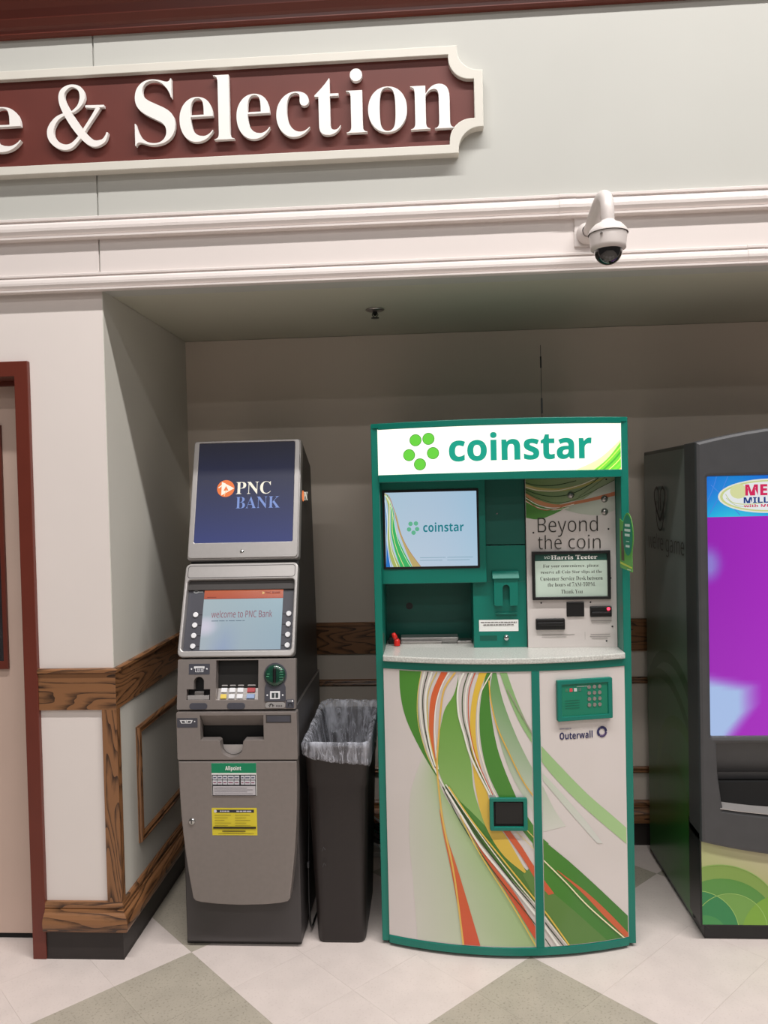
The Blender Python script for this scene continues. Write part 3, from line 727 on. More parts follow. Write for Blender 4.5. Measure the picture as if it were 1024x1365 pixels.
# coin return slot
Mx = arcframe(.248, .521, .002)
plate('slot_frame', [rrect(-.066, .066, -.058, .058, .006), rrect(-.052, .052, -.045, .045, .003)], .012, Mx, M_green, fpl, 0, .002)
plate('slot_opening', [rrect(-.053, .053, -.046, .046)], .001, Mx, M_hole, fpl, .0008)
plate('slot_flap', [rrect(-.045, .050, -.036, .040, .003)], .002, Mx, M_black, fpl, .002, .0005)
# keypad box
Mx = arcframe(.5225, .917, 0)
kp = plate('keypad_box', [rrect(-.102, .102, -.072, .072, .004)], .010, Mx, M_green, fpr, 0, .002)
plate('keypad_bezel', [rrect(-.102, .102, -.072, .072, .004), rrect(-.086, .086, -.056, .056, .003)], .006, Mx, M_green, fpr, .010, .002)
plate('keypad_face', [rrect(-.086, .086, -.056, .056, .003)], .001, Mx, M_greenlit, kp, .0101)
for r in range(4):
    for c in range(3):
        x = .016 + c * .0195; y = .043 - r * .0212
        plate('key', [circ(x, y, .0068, 14)], .003, Mx, M_steel, kp, .011, .0008)
P = Painter(planefn(Mx), base=.0118)
for i, c_ in enumerate(((60, 120, 90), (210, 70, 80), (190, 200, 196), (70, 110, 100))):
    P.rect_(-.072 + i * .016, -.061 + i * .016, .030, .042, c_)
P.rect_(-.03, .02, .046, .0475, (190, 200, 190))
for i in range(4): P.rect_(-.074, -.02, -.002 - i * .009, -.0005 - i * .009, (20, 84, 66))
P.build('keypad_print', M_printm, kp)['kind'] = 'stuff'
# small maker's mark
text('lettering', 'Outerwall', 'bold', (.434, .553, .776, .802), None, mat('navy_ink', (30, 32, 84), .5), fpr, off=.0008, fn=arcfn)
P = Painter(arcfn, base=.0006)
for a, b in ((.434, .452), (.454, .468), (.470, .476)): P.rect_(a, b, .812, .8155, (150, 146, 160))
P.build('small_print', M_printm, fpr)
Mx = arcframe(.588, .794, 0)
P = Painter(planefn(Mx), base=.0008)
for j in range(3):
    a0 = 2 * pi * j / 3
    P.line([(.0155 * cos(a0 + t), .0155 * sin(a0 + t)) for t in (0, .5, 1, 1.5, 1.95)], .009, ((38, 36, 84), (60, 58, 100), (104, 84, 120))[j], 16)
P.line([(.0155 * cos(t * .7), .0175 * sin(t * .7)) for t in range(10)], .0028, (36, 34, 80), 40)
P.build('swirl_mark', M_printm, fpr)

# ---- recess: monitor box on the left, middle column, printed service panel on the right
YM, YC, YG = .19, .215, .20
mb = obj('monitor_box', box(XA + .027, .200, YM, .45, 1.318, 1.700, .002), M_green, ks)
mm = frame((0, YM, 0), (0, 0, 1))
plate('monitor_bezel', [rrect(-.181, .176, 1.373, 1.668, .004), rrect(-.172, .168, 1.382, 1.659, .001)], .003, mm, M_black, mb, 0, .0008)
P = Painter(planefn(mm), (-.1725, .1685, 1.3815, 1.6595), base=.0006)
P.grid(-.1725, .1685, 1.3815, 1.6595, 10, 10, lambda a, b: (168 + 14 * a * (1 - a) * 2 - 12 * b + 12 * (1 - a), 196 - 6 * b + 5 * (1 - a), 216 - 3 * b))
x0 = -.1725; z0 = 1.3815
def S_(px, py): return (x0 + (px - 65) / 590 * .341, z0 + (552 - py) / 468 * .278)   # metres over the screen
for L, R, c_ in (([(65, 130), (75, 250), (78, 400), (100, 552)], [(65, 130), (72, 300), (70, 450), (65, 552)], (30, 110, 190)),
                 ([(65, 90), (88, 180), (80, 330), (90, 480), (118, 560)], [(75, 90), (100, 190), (95, 330), (112, 450), (160, 560)], (168, 178, 96)),
                 ([(80, 100), (104, 200), (102, 330), (125, 450), (160, 560)], [(82, 95), (118, 190), (135, 330), (180, 450), (238, 560)], (56, 176, 96)),
                 ([(88, 110), (128, 200), (150, 320), (195, 450), (240, 560)], [(92, 108), (138, 220), (170, 350), (222, 455), (296, 560)], (186, 164, 104))):
    P.ribbon([S_(*p) for p in L], [S_(*p) for p in R], 'V', lin(c_)[:3], lin(c_)[:3], 30)
for L, w_, c_ in (([(65, 88), (95, 110), (118, 170), (150, 300), (205, 430), (292, 556)], .0018, (176, 120, 90)), ([(65, 100), (98, 150), (92, 300), (100, 430), (140, 556)], .0022, (235, 238, 220)),
                  ([(80, 120), (112, 200), (112, 330), (140, 450), (184, 556)], .0020, (226, 228, 150)), ([(70, 95), (104, 150), (122, 260), (150, 400), (205, 520), (230, 556)], .0018, (220, 230, 200)), ([(66, 130), (82, 250), (76, 400), (96, 556)], .002, (228, 240, 250))):
    P.line([S_(*p) for p in L], w_, c_)
for x, z in ((-.0775, 1.5415), (-.0575, 1.5425), (-.0835, 1.521), (-.0535, 1.5215), (-.067, 1.5085)):
    P.poly(circ(x, z, .0082, 16), (96, 176, 140)) 
for r in range(2):
    for xx in (-.045, .056): P.rect_(xx, xx + .095 - r * .012, 1.4135 - r * .010, 1.4155 - r * .010, (128, 160, 176))
P.build('screen', M_screen, mb)
text('lettering', 'coinstar', 'bold', (-.031, .119, 1.510, 1.545), mm, emis('screen_teal', (22, 128, 140), .9), mb, off=.004)
# middle column
cl = obj('middle_column', box(.150, .347, YC, .50, 1.071, 1.318, .001), M_green, ks)
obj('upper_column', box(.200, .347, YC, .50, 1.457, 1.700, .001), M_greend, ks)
obj('lower_column', box(.200, .347, YC, .50, 1.318, 1.453, .001), M_green, ks)
mc = frame((0, YC, 0), (0, 0, 1))
hd = plate('slip_holder', [[(.226, 1.332), (.226, 1.235), (.232, 1.230), (.258, 1.230), (.258, 1.296)] + [(.271 + .0125 * cos(radians(a)), 1.296 + .0125 * sin(radians(a))) for a in range(165, 0, -15)] + [(.2835, 1.296), (.2835, 1.230), (.310, 1.230), (.314, 1.235), (.314, 1.332)]], .004, mc, M_green, cl, .022, .001)
obj('holder_lid', prism([(YC - .028, 1.330), (YC - .034, 1.333), (YC - .012, 1.358), (YC, 1.360), (YC, 1.330)], 0, .221, .319, .001), M_green, hd)
for x in (.226, .310): obj('holder_side', box(x, x + .004, YC - .024, YC, 1.232, 1.332), M_green, hd)
obj('ledge', box(.232, .312, YC - .010, YC, 1.196, 1.202, .001), M_green, cl)
sk = plate('sticker', [rrect(.170, .316, 1.132, 1.175)], .0006, mc, M_white, cl, 0)
P = Painter(planefn(mc), base=.0009)
for i, (a, b) in enumerate(((.176, .310), (.186, .298))):
    x = a
    while x < b:
        w_ = rng.uniform(.005, .014); P.rect_(x, min(x + w_, b), 1.1635 - i * .009, 1.1675 - i * .009, (120, 116, 114)); x += w_ + .002
P.build('small_print', M_printm, sk)
obj('lock', lathe([(0, .012), (.007, .012), (.0095, .010), (.011, .003), (.012, 0)], (.270, YC, 1.108), Matrix(((1, 0, 0), (0, 0, -1), (0, 1, 0))), 20), M_chrome, cl, True)
P = Painter(planefn(mc), base=.0005)
P.rect_(.172, .236, 1.097, 1.116, (0, 84, 70))
P.build('dark_label', M_printm, cl)
obj('indicator', lathe([(0, .003), (.003, .003), (.004, 0)], (.245, YC, 1.572), Matrix(((1, 0, 0), (0, 0, -1), (0, 1, 0))), 10), M_chrome, ks)
# coin tray bay
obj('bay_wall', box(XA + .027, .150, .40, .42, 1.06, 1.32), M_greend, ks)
ty = obj('coin_tray', box(-.130, .095, .315, .385, 1.070, 1.094, .003), M_atml, ks)
obj('tray_lip', box(-.128, .030, .300, .316, 1.070, 1.081, .002), M_steel, ks)
obj('tray_guide', box(.09, .145, .30, .36, 1.070, 1.082, .002), M_steel, ks)
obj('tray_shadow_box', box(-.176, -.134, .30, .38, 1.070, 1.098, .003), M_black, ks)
obj('speaker_grille', lathe([(0, .001), (.014, .001), (.014, 0)], (-.095, .400, 1.205), Matrix(((1, 0, 0), (0, 0, -1), (0, 1, 0))), 18), M_black, ks)
rk = obj('red_knob', lathe([(0, .026), (.006, .026), (.009, .020), (.010, .010), (.008, 0), (0, 0)], (-.146, .27, 1.096), Matrix.Rotation(radians(-22), 3, 'Y'), 16), M_redplastic, ks, True)
obj('knob_base', lathe([(.012, 0), (.012, .018), (.008, .026), (0, .026)], (-.142, .27, 1.072), seg=16), M_redplastic, rk, True)
# printed service panel
gp = obj('service_panel', box(.349, XB - .028, YG, .24, 1.071, 1.698, .001), M_panelw, ks)
mg = frame((0, YG, 0), (0, 0, 1))
P = Painter(planefn(mg), (.350, .675, 1.073, 1.697), base=.0004)
def G_(px, py): return (.350 + (px - 36) / 674 * .326, 1.690 - (py - 95) / 1175 * .626)
P.ribbon([G_(*p) for p in ((20, 60), (20, 200), (20, 350))], [G_(*p) for p in ((760, 60), (700, 130), (640, 190))], 'V', lin((80, 122, 50))[:3], lin((80, 122, 50))[:3], 4)
P.lay = 0; P.V = []; P.F = []; P.Cc = []
band = lambda T, B, c0, c1: P.ribbon([G_(*p) for p in T], [G_(*p) for p in B], 'V', lin(c0)[:3], lin(c1)[:3], 44)
band([(20, 80), (200, 80), (450, 80), (730, 80)], [(20, 250), (170, 280), (400, 240), (730, 190)], (96, 128, 62), (150, 164, 130))
band([(20, 180), (120, 260), (260, 290), (420, 250), (730, 170)], [(20, 345), (130, 362), (240, 330), (330, 290), (345, 280)], (70, 128, 46), (96, 150, 80))
band([(330, 285), (450, 240), (600, 150), (730, 90)], [(330, 300), (450, 330), (600, 340), (730, 300)], (176, 186, 168), (190, 190, 180))
band([(20, 170), (140, 230), (280, 262), (420, 240), (560, 215), (730, 175)], [(20, 190), (140, 260), (280, 285), (420, 262), (560, 238), (730, 205)], (196, 140, 96), (190, 110, 76))
band([(20, 110), (130, 140), (300, 150), (480, 120), (640, 80)], [(20, 135), (130, 165), (300, 170), (480, 140), (660, 80)], (190, 176, 110), (170, 164, 90))
for T, w_, c_ in (([(20, 130), (130, 160), (280, 165), (450, 130), (560, 90)], .003, (226, 220, 200)), ([(20, 100), (120, 125), (260, 128), (420, 100)], .003, (40, 70, 30)), ([(20, 200), (130, 262), (260, 285), (400, 262)], .0025, (240, 236, 224)),
                  ([(20, 225), (130, 280), (250, 298), (360, 285)], .0025, (230, 224, 206)), ([(20, 160), (130, 215), (270, 250), (420, 225), (600, 150), (720, 95)], .002, (70, 90, 50)), ([(20, 215), (140, 290), (240, 295), (340, 270)], .002, (190, 90, 50)),
                  ([(430, 215), (520, 160), (640, 80)], .002, (90, 110, 70)), ([(20, 145), (120, 185), (240, 205), (380, 190), (520, 130), (590, 80)], .0028, (40, 74, 32))):
    P.line([G_(*p) for p in T], w_, c_)
# faint small print
for x0_, x1_, z_ in ((.40, .52, 1.118), (.40, .49, 1.110), (.578, .648, 1.118), (.575, .65, 1.110), (.582, .640, 1.103), (.58, .655, 1.168), (.582, .65, 1.160)):
    P.rect_(x0_, x1_, z_, z_ + .0022, (150, 144, 140))
P.rect_(.557, .558, 1.10, 1.128, (150, 144, 140))
P.build('swirl_graphic', M_print, gp)
text('lettering', 'Beyond', 'sans', (.392, .611, 1.482, 1.557), mg, M_ink, gp, off=.003, offset=-.012)
text('lettering', 'the', 'sans', (.391, .478, 1.437, 1.489), mg, M_ink, gp, off=.003, offset=-.012)
text('lettering', 'coin', 'sans', (.503, .620, 1.437, 1.488), mg, M_ink, gp, off=.003, offset=-.012)
AX = Matrix(((1, 0, 0), (0, 0, -1), (0, 1, 0)))
for x, z in ((.515, 1.635), (.637, 1.618), (.637, 1.571)):
    lk = obj('cam_lock', lathe([(0, .008), (.008, .008), (.009, .006), (.012, .004), (.0135, 0)], (x, YG, z), AX, 20), M_steel, gp, True)
    obj('key_slot', box(x - .001, x + .001, YG - .0095, YG - .006, z - .004, z + .004), M_black, lk)
for x, z in ((.376, 1.499), (.650, 1.507), (.655, 1.326), (.376, 1.327), (.658, 1.147), (.384, 1.147), (.645, 1.690), (.40, 1.238), (.58, 1.238), (.636, 1.094)):
    obj('screw', lathe([(0, .002), (.0025, .002), (.0035, 0)], (x, YG, z), AX, 10), M_black, gp)
obj('voucher_slot', box(.378, .484, YG - .012, YG + .002, 1.139, 1.180, .003), M_black, gp)
obj('voucher_lip', box(.384, .478, YG - .017, YG - .011, 1.155, 1.168, .002), M_lotblack, gp)
obj('scanner_window', box(.492, .556, YG - .006, YG + .002, 1.186, 1.240, .002), M_black, gp)
rd = obj('card_reader', box(.577, .655, YG - .010, YG + .002, 1.184, 1.223, .003), M_black, gp)
obj('indicator_light', lathe([(0, .003), (.005, .0025), (.006, 0)], (.643, YG - .010, 1.214), AX, 12), M_led, rd)
obj('card_lip', box(.582, .650, YG - .016, YG - .009, 1.196, 1.204, .002), M_lotblack, rd)

# framed notice hung on the service panel
nt_ = thing('framed_notice', 'black framed paper notice with a dark green heading on the kiosk service panel', 'notice', (.51, YG, 1.25))
FX0, FX1, FZ0, FZ1 = .367, .652, 1.250, 1.430
plate('frame', [rrect(FX0, FX1, FZ0, FZ1, .002), rrect(FX0 + .011, FX1 - .011, FZ0 + .011, FZ1 - .011)], .012, mg, M_black, nt_, .004, .002)
pp = plate('paper', [rrect(FX0 + .010, FX1 - .010, FZ0 + .010, FZ1 - .010)], .002, mg, mat('pale_green_paper', (196, 214, 200), .5), nt_, .005)
plate('heading_band', [rrect(FX0 + .011, FX1 - .011, 1.394, FZ1 - .011)], .0004, mg, mat('heading_green', (22, 72, 62), .5), pp, .0072)
text('lettering', 'Harris Teeter', 'serif', (.437, .606, 1.3985, 1.4145), mg, M_white, pp, off=.0082, offset=.01)
P = Painter(planefn(mg), base=.0082)
P.line([(.414, 1.412), (.416, 1.402), (.421, 1.410), (.424, 1.402), (.428, 1.412)], .0022, (190, 205, 198), 20)
P.line([(.426, 1.412), (.433, 1.410), (.432, 1.403), (.425, 1.403)], .0022, (190, 205, 198), 16)
P.build('emblem', M_printm, pp)
for i, (s, x0_, x1_) in enumerate((('For your convenience, please', .408, .611), ('reserve all Coin Star slips at the', .400, .622), ('Customer Service Desk between', .397, .624), ('the hours of 7AM-10PM.', .424, .598), ('Thank You', .472, .551))):
    z_ = 1.369 - i * .0225 - (.004 if i == 4 else 0)
    text('lettering', s, 'serif', (x0_, x1_, z_ - .003, z_ + .012), mg, M_ink, pp, off=.0076, offset=-.012, res=2)

# card hung on the right post
fc = thing('hanging_card', 'green arched advertising card fixed to the right post of the kiosk', 'card', (XB, .10, 1.45))
Mf = Matrix(((.14, 0, -.99, XB - .034), (-.99, 0, -.14, .108), (0, 1, 0, 0), (0, 0, 0, 1)))
ol = [(0, 1.374), (.108, 1.366), (.108, 1.425)] + [(.072 + .048 * cos(radians(a)), 1.492 + .078 * sin(radians(a))) for a in range(-36, 150, 12)] + [(.0, 1.548)]
cd = plate('card_sheet', [ol], .0015, Mf, mat('card_green', (92, 168, 66), .4), fc, 0)
P = Painter(planefn(Mf), base=.0020)
P.poly([(.012, 1.400), (.012, 1.505), (.036, 1.505), (.040, 1.400)], (96, 84, 66))
P.poly(circ(.072, 1.492, .043, 26, .071), (16, 134, 104))
P.poly([(.002, 1.388), (.107, 1.378), (.107, 1.384), (.002, 1.396)], (206, 220, 90))
for i, (a, b) in enumerate(((.050, .094), (.046, .098), (.048, .092))): P.rect_(a, b, 1.522 - i * .017, 1.531 - i * .017, (214, 236, 226))
P.rect_(.055, .090, 1.450, 1.458, (214, 236, 226)); P.rect_(.060, .088, 1.469, 1.472, (190, 226, 210))
P.rect_(.066, .100, 1.3715, 1.374, (220, 240, 220))
P.build('card_print', M_printm, cd)

# aerial on top of the kiosk
an = thing('aerial', 'thin black whip aerial standing on top of the green kiosk', 'antenna', (.447, .42, 1.909))
obj('magnet_base', lathe([(0, .012), (.006, .012), (.014, .004), (.015, 0), (0, 0)], (.447, .42, 1.909), seg=18), M_black, an, True)
obj('whip', tube([(.447, .42, 1.915), (.446, .42, 2.23)], .0012, 6), M_black, an)
obj('spring', tube([(.447, .42, 1.96), (.447, .42, 2.02)], .0035, 8), M_lot, an)
obj('coil', tube([(.446, .42, 2.14), (.446, .42, 2.185)], .003, 8), M_black, an)

# ================================================================ TELLER MACHINE
AX0, AX1 = -.937, -.507
ta = thing('teller_machine', 'grey bank teller machine with blue topper sign, screen and keypad beside the corner', 'cash machine', (-.72, .35, 0))
# side body: upper cabinet and lower safe, joined at a level seam
up = obj('upper_cabinet', prism([(.075, .893), (.105, 1.07), (.245, 1.405), (.385, 1.880), (.60, 1.782), (.66, 1.12), (.66, .893)], 0, AX0 + .006, AX1 - .004, .003), M_atmside, ta)
lo = obj('lower_safe', box(AX0 + .004, AX1 + .0, .085, .68, .02, .888, .003), mat('safe_charcoal', (66, 62, 62), .45, 0, .05, 14), ta)
obj('seam_strip', box(AX0 + .01, AX1 + .0015, .09, .672, .888, .893), M_steel, ta)
pl_ = obj('plinth', box(-.942, -.511, .105, .66, 0, .56, .004), M_atmd, ta)
def slope(y0, z0, y1, z1): return frame((0, y0, z0), (0, y1 - y0, z1 - z0))
# topper
MT = slope(.22, 1.412, .36, 1.885)
tp = plate('topper', [rrect(-.938, -.507, .006, .490, .012, 4)], .045, MT, M_atml, ta, -.045, .004)
plate('topper_bezel', [rrect(-.934, -.511, .012, .487, .012, 4), rrect(-.915, -.531, .072, .479, .006, 3)], .006, MT, M_atml, tp, 0, .002)
bp = plate('lit_panel', [rrect(-.917, -.529, .070, .481, .006, 3)], .002, MT, M_black, tp, -.0005)
P = Painter(planefn(MT), (-.9155, -.5305, .0715, .4795), base=.0018)
P.grid(-.9155, -.5305, .0715, .4795, 2, 16, lambda a, b: (14 + 28 * (1 - b) ** 1.2, 16 + 40 * (1 - b), 38 + 84 * (1 - b)))  # blue darkens towards the top: shade of a reflection put into the colour
P.build('panel_blue_shaded', vcol('topper_blue_shaded', .5, .8, 0), bp)
M_tw = emis('topper_cream', (252, 244, 224), 1.0); M_tb = emis('topper_blue', (132, 156, 218), .9); M_to = emis('topper_orange', (240, 124, 64), 1.0)
plate('logo_disc', [circ(-.8005, .290, .0345, 30)], .0004, MT, M_to, bp, .0022)
P = Painter(planefn(MT), base=.003)
P.poly([(-.817, .318), (-.817, .262), (-.767, .290)], (252, 244, 226))
P.poly([(-.809, .281), (-.7995, .300), (-.789, .281)], (240, 124, 64))
P.line([(-.829, .293), (-.817, .302), (-.803, .311)], .004, (252, 244, 226)); P.line([(-.805, .259), (-.800, .276), (-.797, .285)], .003, (252, 200, 150))
P.build('logo_mark', vcol('topper_logo', .3, 1.0), bp)
text('lettering', 'PNC', 'serif', (-.7595, -.622, .265, .316), MT, M_tw, bp, off=.0028, offset=-.006)
text('lettering', 'BANK', 'serif', (-.758, -.584, .207, .255), MT, M_tb, bp, off=.0028, offset=-.010)
obj('topper_lock', lathe([(0, .007), (.006, .007), (.009, .004), (.010, 0)], MT @ Vector((-.725, .036, .001)), MT.to_3x3(), 18), M_chrome, tp, True)
# logo on the right side of the topper
MSd = Matrix(((0, 0, 1, AX1 - .0035), (1, 0, 0, 0), (0, 1, 0, 0), (0, 0, 0, 1)))
sd = plate('side_logo_disc', [circ(.385, 1.655, .022, 20)], .0006, MSd, M_to, ta, 0)
text('lettering', 'PNC', 'serif', (.412, .50, 1.637, 1.672), MSd, M_tw, sd, off=.0006, offset=-.004)
text('lettering', 'BANK', 'serif', (.412, .50, 1.595, 1.625), MSd, M_slate, sd, off=.0006, offset=-.004)
# screen section
MS = slope(.08, 1.072, .22, 1.402)
sc = plate('screen_housing', [rrect(-.936, -.505, 0, .356, .02, 5), rrect(-.924, -.517, .022, .292, .012, 4)], .036, MS, M_atml, ta, -.020, .004)
plate('hood_groove', [rrect(-.926, -.515, .299, .347, .01, 4), rrect(-.924, -.517, .301, .345, .009, 4)], .0006, MS, M_atmd, sc, .016)
plate('screen_recess', [rrect(-.926, -.515, .018, .294, .012, 4)], .002, MS, M_slate, sc, -.012)
plate('recess_lip', [rrect(-.925, -.516, .256, .293, .004, 3)], .010, MS, M_atmd, sc, -.011, .002)
plate('recess_lip', [rrect(-.925, -.516, .020, .029, .004, 3)], .006, MS, M_slate, sc, -.010, .002)
P = Painter(planefn(MS), (-.862, -.561, .030, .262), base=-.0075)
def scr(a, b):
    r, g, bl = 190 - 22 * a, 202 - 10 * a + 6 * b, 212 - 4 * a + 2 * b
    if b < .55:
        d = abs(a - .28 - .1 * (b)) ; f = max(0, 1 - d * 4.5) * (1 - b / .55); r += -18 * f; g += -16 * f; bl += 4 * f
    f = max(0, 1 - ((a - .04) ** 2 + (b - .38) ** 2) * 30); r += 46 * f; g += 26 * f; bl += 34 * f
    return tuple(max(0, min(255, v)) for v in (r, g, bl))
P.grid(-.862, -.561, .030, .262, 20, 16, scr)
P.rect_(-.862, -.561, .224, .262, (204, 94, 66), (214, 110, 72))
P.rect_(-.862, -.561, .2225, .2245, (150, 60, 50))
P.rect_(-.850, -.815, .2285, .2305, (120, 50, 40))
P.poly([(-.640, .250), (-.640, .238), (-.631, .244)], (250, 210, 120))
for a, b in ((-.826, -.800), (-.797, -.776), (-.772, -.764), (-.760, -.738), (-.734, -.712), (-.709, -.700)): P.rect_(a, b, .137, .1395, (96, 116, 136))
P.build('screen', vcol('teller_screen', .2, .72, .3), sc)
text('lettering', 'welcome to PNC Bank', 'sans', (-.827, -.598, .150, .177), MS, mat('screen_ink', (128, 70, 84), .5), sc, off=-.004)
text('lettering', 'PNC BANK', 'bold', (-.628, -.572, .240, .248), MS, mat('screen_ink_dark', (110, 40, 34), .5), sc, off=-.004)
for i in range(4):
    yy = .163 - i * .0395
    for x in (-.888, -.536):
        plate('function_key', [circ(x, yy, .0098, 20)], .006, MS, M_button, sc, -.010, .0015)
        P = Painter(planefn(MS), base=-.0088)
        xa, xb = (-.877, -.863) if x < -.7 else (-.560, -.547)
        P.rect_(xa, xb, yy - .001, yy + .001, (24, 24, 30))
        P.build('key_line', M_printm, sc)
P = Painter(planefn(MS), base=-.0085)
P.line([(-.905, .252), (-.895, .256), (-.884, .252), (-.895, .248), (-.905, .252)], .002, (210, 214, 214)); P.rect_(-.884, -.868, .250, .253, (200, 204, 204))
P.build('maker_mark', M_printm, sc)
# keypad section
MK = slope(.04, .89, .07, 1.068)
arch = [(-.873, .085), (-.873, .100)] + [(-.8545 + .0185 * cos(radians(a)), .100 + .0185 * sin(radians(a))) for a in range(180, -1, -15)][::1] + [(-.836, .085)]
slot_o = [(-.899, .036), (-.813, .036), (-.813, .074), (-.836, .074), (-.836, .100)] + [(-.8545 + .0185 * cos(radians(a)), .100 + .0185 * sin(radians(a))) for a in range(15, 180, 15)] + [(-.873, .100), (-.873, .074), (-.899, .074)]
kf = plate('keypad_fascia', [rrect(-.934, -.500, .002, .181, .004, 2), slot_o, rrect(-.792, -.637, .036, .176, .002, 2)], .030, MK, M_atm, ta, -.030, .0015)
plate('slot_backing', [rrect(-.905, -.805, .030, .125)], .002, MK, M_black, kf, -.034)
obj('slot_tray', (lambda b: (bmesh.ops.transform(b, matrix=MK, verts=b.verts[:]), b)[1])(box(-.896, -.816, .037, .052, -.026, -.002, .001)), M_atml, kf)
obj('slot_tongue', (lambda b: (bmesh.ops.transform(b, matrix=MK, verts=b.verts[:]), b)[1])(box(-.872, -.838, .050, .066, -.028, -.008, .002)), M_steel, kf)
ip = plate('icon_plate', [rrect(-.892, -.815, .127, .165, .002, 2)], .001, MK, M_slate, kf, 0)
P = Painter(planefn(MK), base=.0014)
P.rect_(-.873, -.834, .148, .156, (220, 220, 222)); P.rect_(-.868, -.839, .136, .150, (70, 70, 78))
for x in (-.868, -.840): P.rect_(x, x + .0018, .136, .150, (220, 220, 222))
P.rect_(-.868, -.838, .1355, .137, (220, 220, 222))
for x in (-.860, -.853, -.846): P.rect_(x, x + .0035, .139, .148, (190, 190, 196))
P.poly(circ(-.882, .147, .003, 12), (230, 230, 232)); P.poly(circ(-.825, .147, .003, 12), (230, 230, 232))
P.build('icon_print', M_printm, ip)
for x in (-.854, -.716): plate('oval_pad', [rrect(x - .033, x + .033, .003, .026, .011, 5)], .002, MK, M_slate, kf, 0, .0008)
# keypad pocket
def kbox(name, a, m, par, bev=0):
    b = box(*a, bev); bmesh.ops.transform(b, matrix=MK, verts=b.verts[:]); return obj(name, b, m, par)
kbox('pocket_back', (-.796, -.633, .034, .180, -.115, -.112), M_black, kf)
for x in (-.796, -.637): kbox('pocket_side', (x, x + .004, .034, .178, -.112, -.030), M_atm, kf)
Mkp = MK @ Matrix.Translation((0, .034, -.016)) @ Matrix.Rotation(radians(-24), 4, 'X')
b = box(-.792, -.637, 0, .100, -.006, 0, .001); bmesh.ops.transform(b, matrix=Mkp, verts=b.verts[:])
kpd = obj('pin_pad', b, M_steel, kf)
cols_ = [mat('key_yellow', (224, 196, 84), .4), M_button, M_button, mat('key_blue', (140, 160, 196), .4)]
M_kg = mat('key_grey', (150, 146, 144), .35, .3); M_kr = mat('key_red', (176, 60, 66), .4); M_kgreen = mat('key_green', (90, 150, 120), .4)
for r in range(4):
    for c in range(4):
        x = -.779 + c * .030 + (.006 if c == 3 else 0); y = .004 + r * .0235
        b = box(x, x + (.030 if c == 3 else .022), y, y + .017, 0, .005, .0015); bmesh.ops.transform(b, matrix=Mkp, verts=b.verts[:])
        m_ = cols_[c] if r == 0 else (M_kr if (c == 3 and r == 1) else M_kgreen if (c == 3 and r == 3) else M_button if r == 1 else M_kg)
        obj('key', b, m_, kpd)
kbox('pad_shield', (-.790, -.640, .124, .127, -.108, -.052), M_steel, kf)
kbox('pad_glass', (-.778, -.652, .128, .146, -.106, -.100), M_slate, kf)
# card reader
rdr = plate('reader_mount', [[(-.612, .030), (-.536, .030), (-.536, .080)] + [(-.574 + .042 * cos(radians(a)), .122 + .044 * sin(radians(a))) for a in range(-40, 221, 10)] + [(-.612, .080)]], .004, MK, M_slate, kf, 0, .001)
M_rg = mat('reader_green', (14, 62, 46), .2, 0, .3, 60, coat=.6)
obj('reader_bezel', lathe([(0, .010), (.026, .012), (.034, .010), (.038, .004), (.038, 0)], MK @ Vector((-.574, .122, .003)), MK.to_3x3(), 32), M_rg, rdr, True)
kbox('card_slot', (-.5795, -.5685, .096, .149, .012, .019), M_black, rdr, .004)
P = Painter(planefn(MK), base=.0155)
for i in range(5): P.rect_(-.556, -.543, .106 + i * .009, .1075 + i * .009, (90, 170, 130))
P.rect_(-.604, -.594, .118, .120, (90, 170, 130)); P.rect_(-.602, -.592, .126, .128, (90, 170, 130))
P.build('reader_marks', M_printm, rdr)['kind'] = 'stuff'
P = Painter(planefn(MK), base=.0046)
P.rect_(-.592, -.556, .038, .066, (222, 222, 224)); P.rect_(-.586, -.562, .042, .060, (52, 60, 62)); P.rect_(-.576, -.572, .040, .058, (222, 222, 224))
P.poly(circ(-.602, .052, .003, 12), (230, 230, 232)); P.poly(circ(-.546, .052, .003, 12), (230, 230, 232))
P.build('icon_print', M_printm, rdr)
sp_ = plate('card_sign', [rrect(-.610, -.537, .006, .026, .009, 4)], .003, MK, M_atml, kf, 0, .0008)
P = Painter(planefn(MK), base=.0034)
P.line([(-.594, .010), (-.590, .019), (-.584, .019), (-.581, .010)], .003, (50, 46, 46)); P.line([(-.598, .014), (-.588, .022), (-.577, .014)], .0018, (50, 46, 46))
for i in range(3): P.poly(circ(-.567 + i * .008, .014, .0034, 10), (96, 92, 92))
P.build('card_sign_print', M_printm, sp_)
jk = plate('audio_jack', [rrect(-.535, -.505, .006, .036, .003, 2)], .003, MK, M_slate, kf, 0, .001)
P = Painter(planefn(MK), base=.0034)
P.poly(circ(-.511, .031, .0032, 10), (230, 230, 232)); P.rect_(-.530, -.516, .030, .032, (200, 200, 204)); P.line([(-.526, .012), (-.524, .022), (-.514, .022), (-.512, .012)], .003, (16, 16, 18))
P.build('audio_jack_print', M_printm, jk)
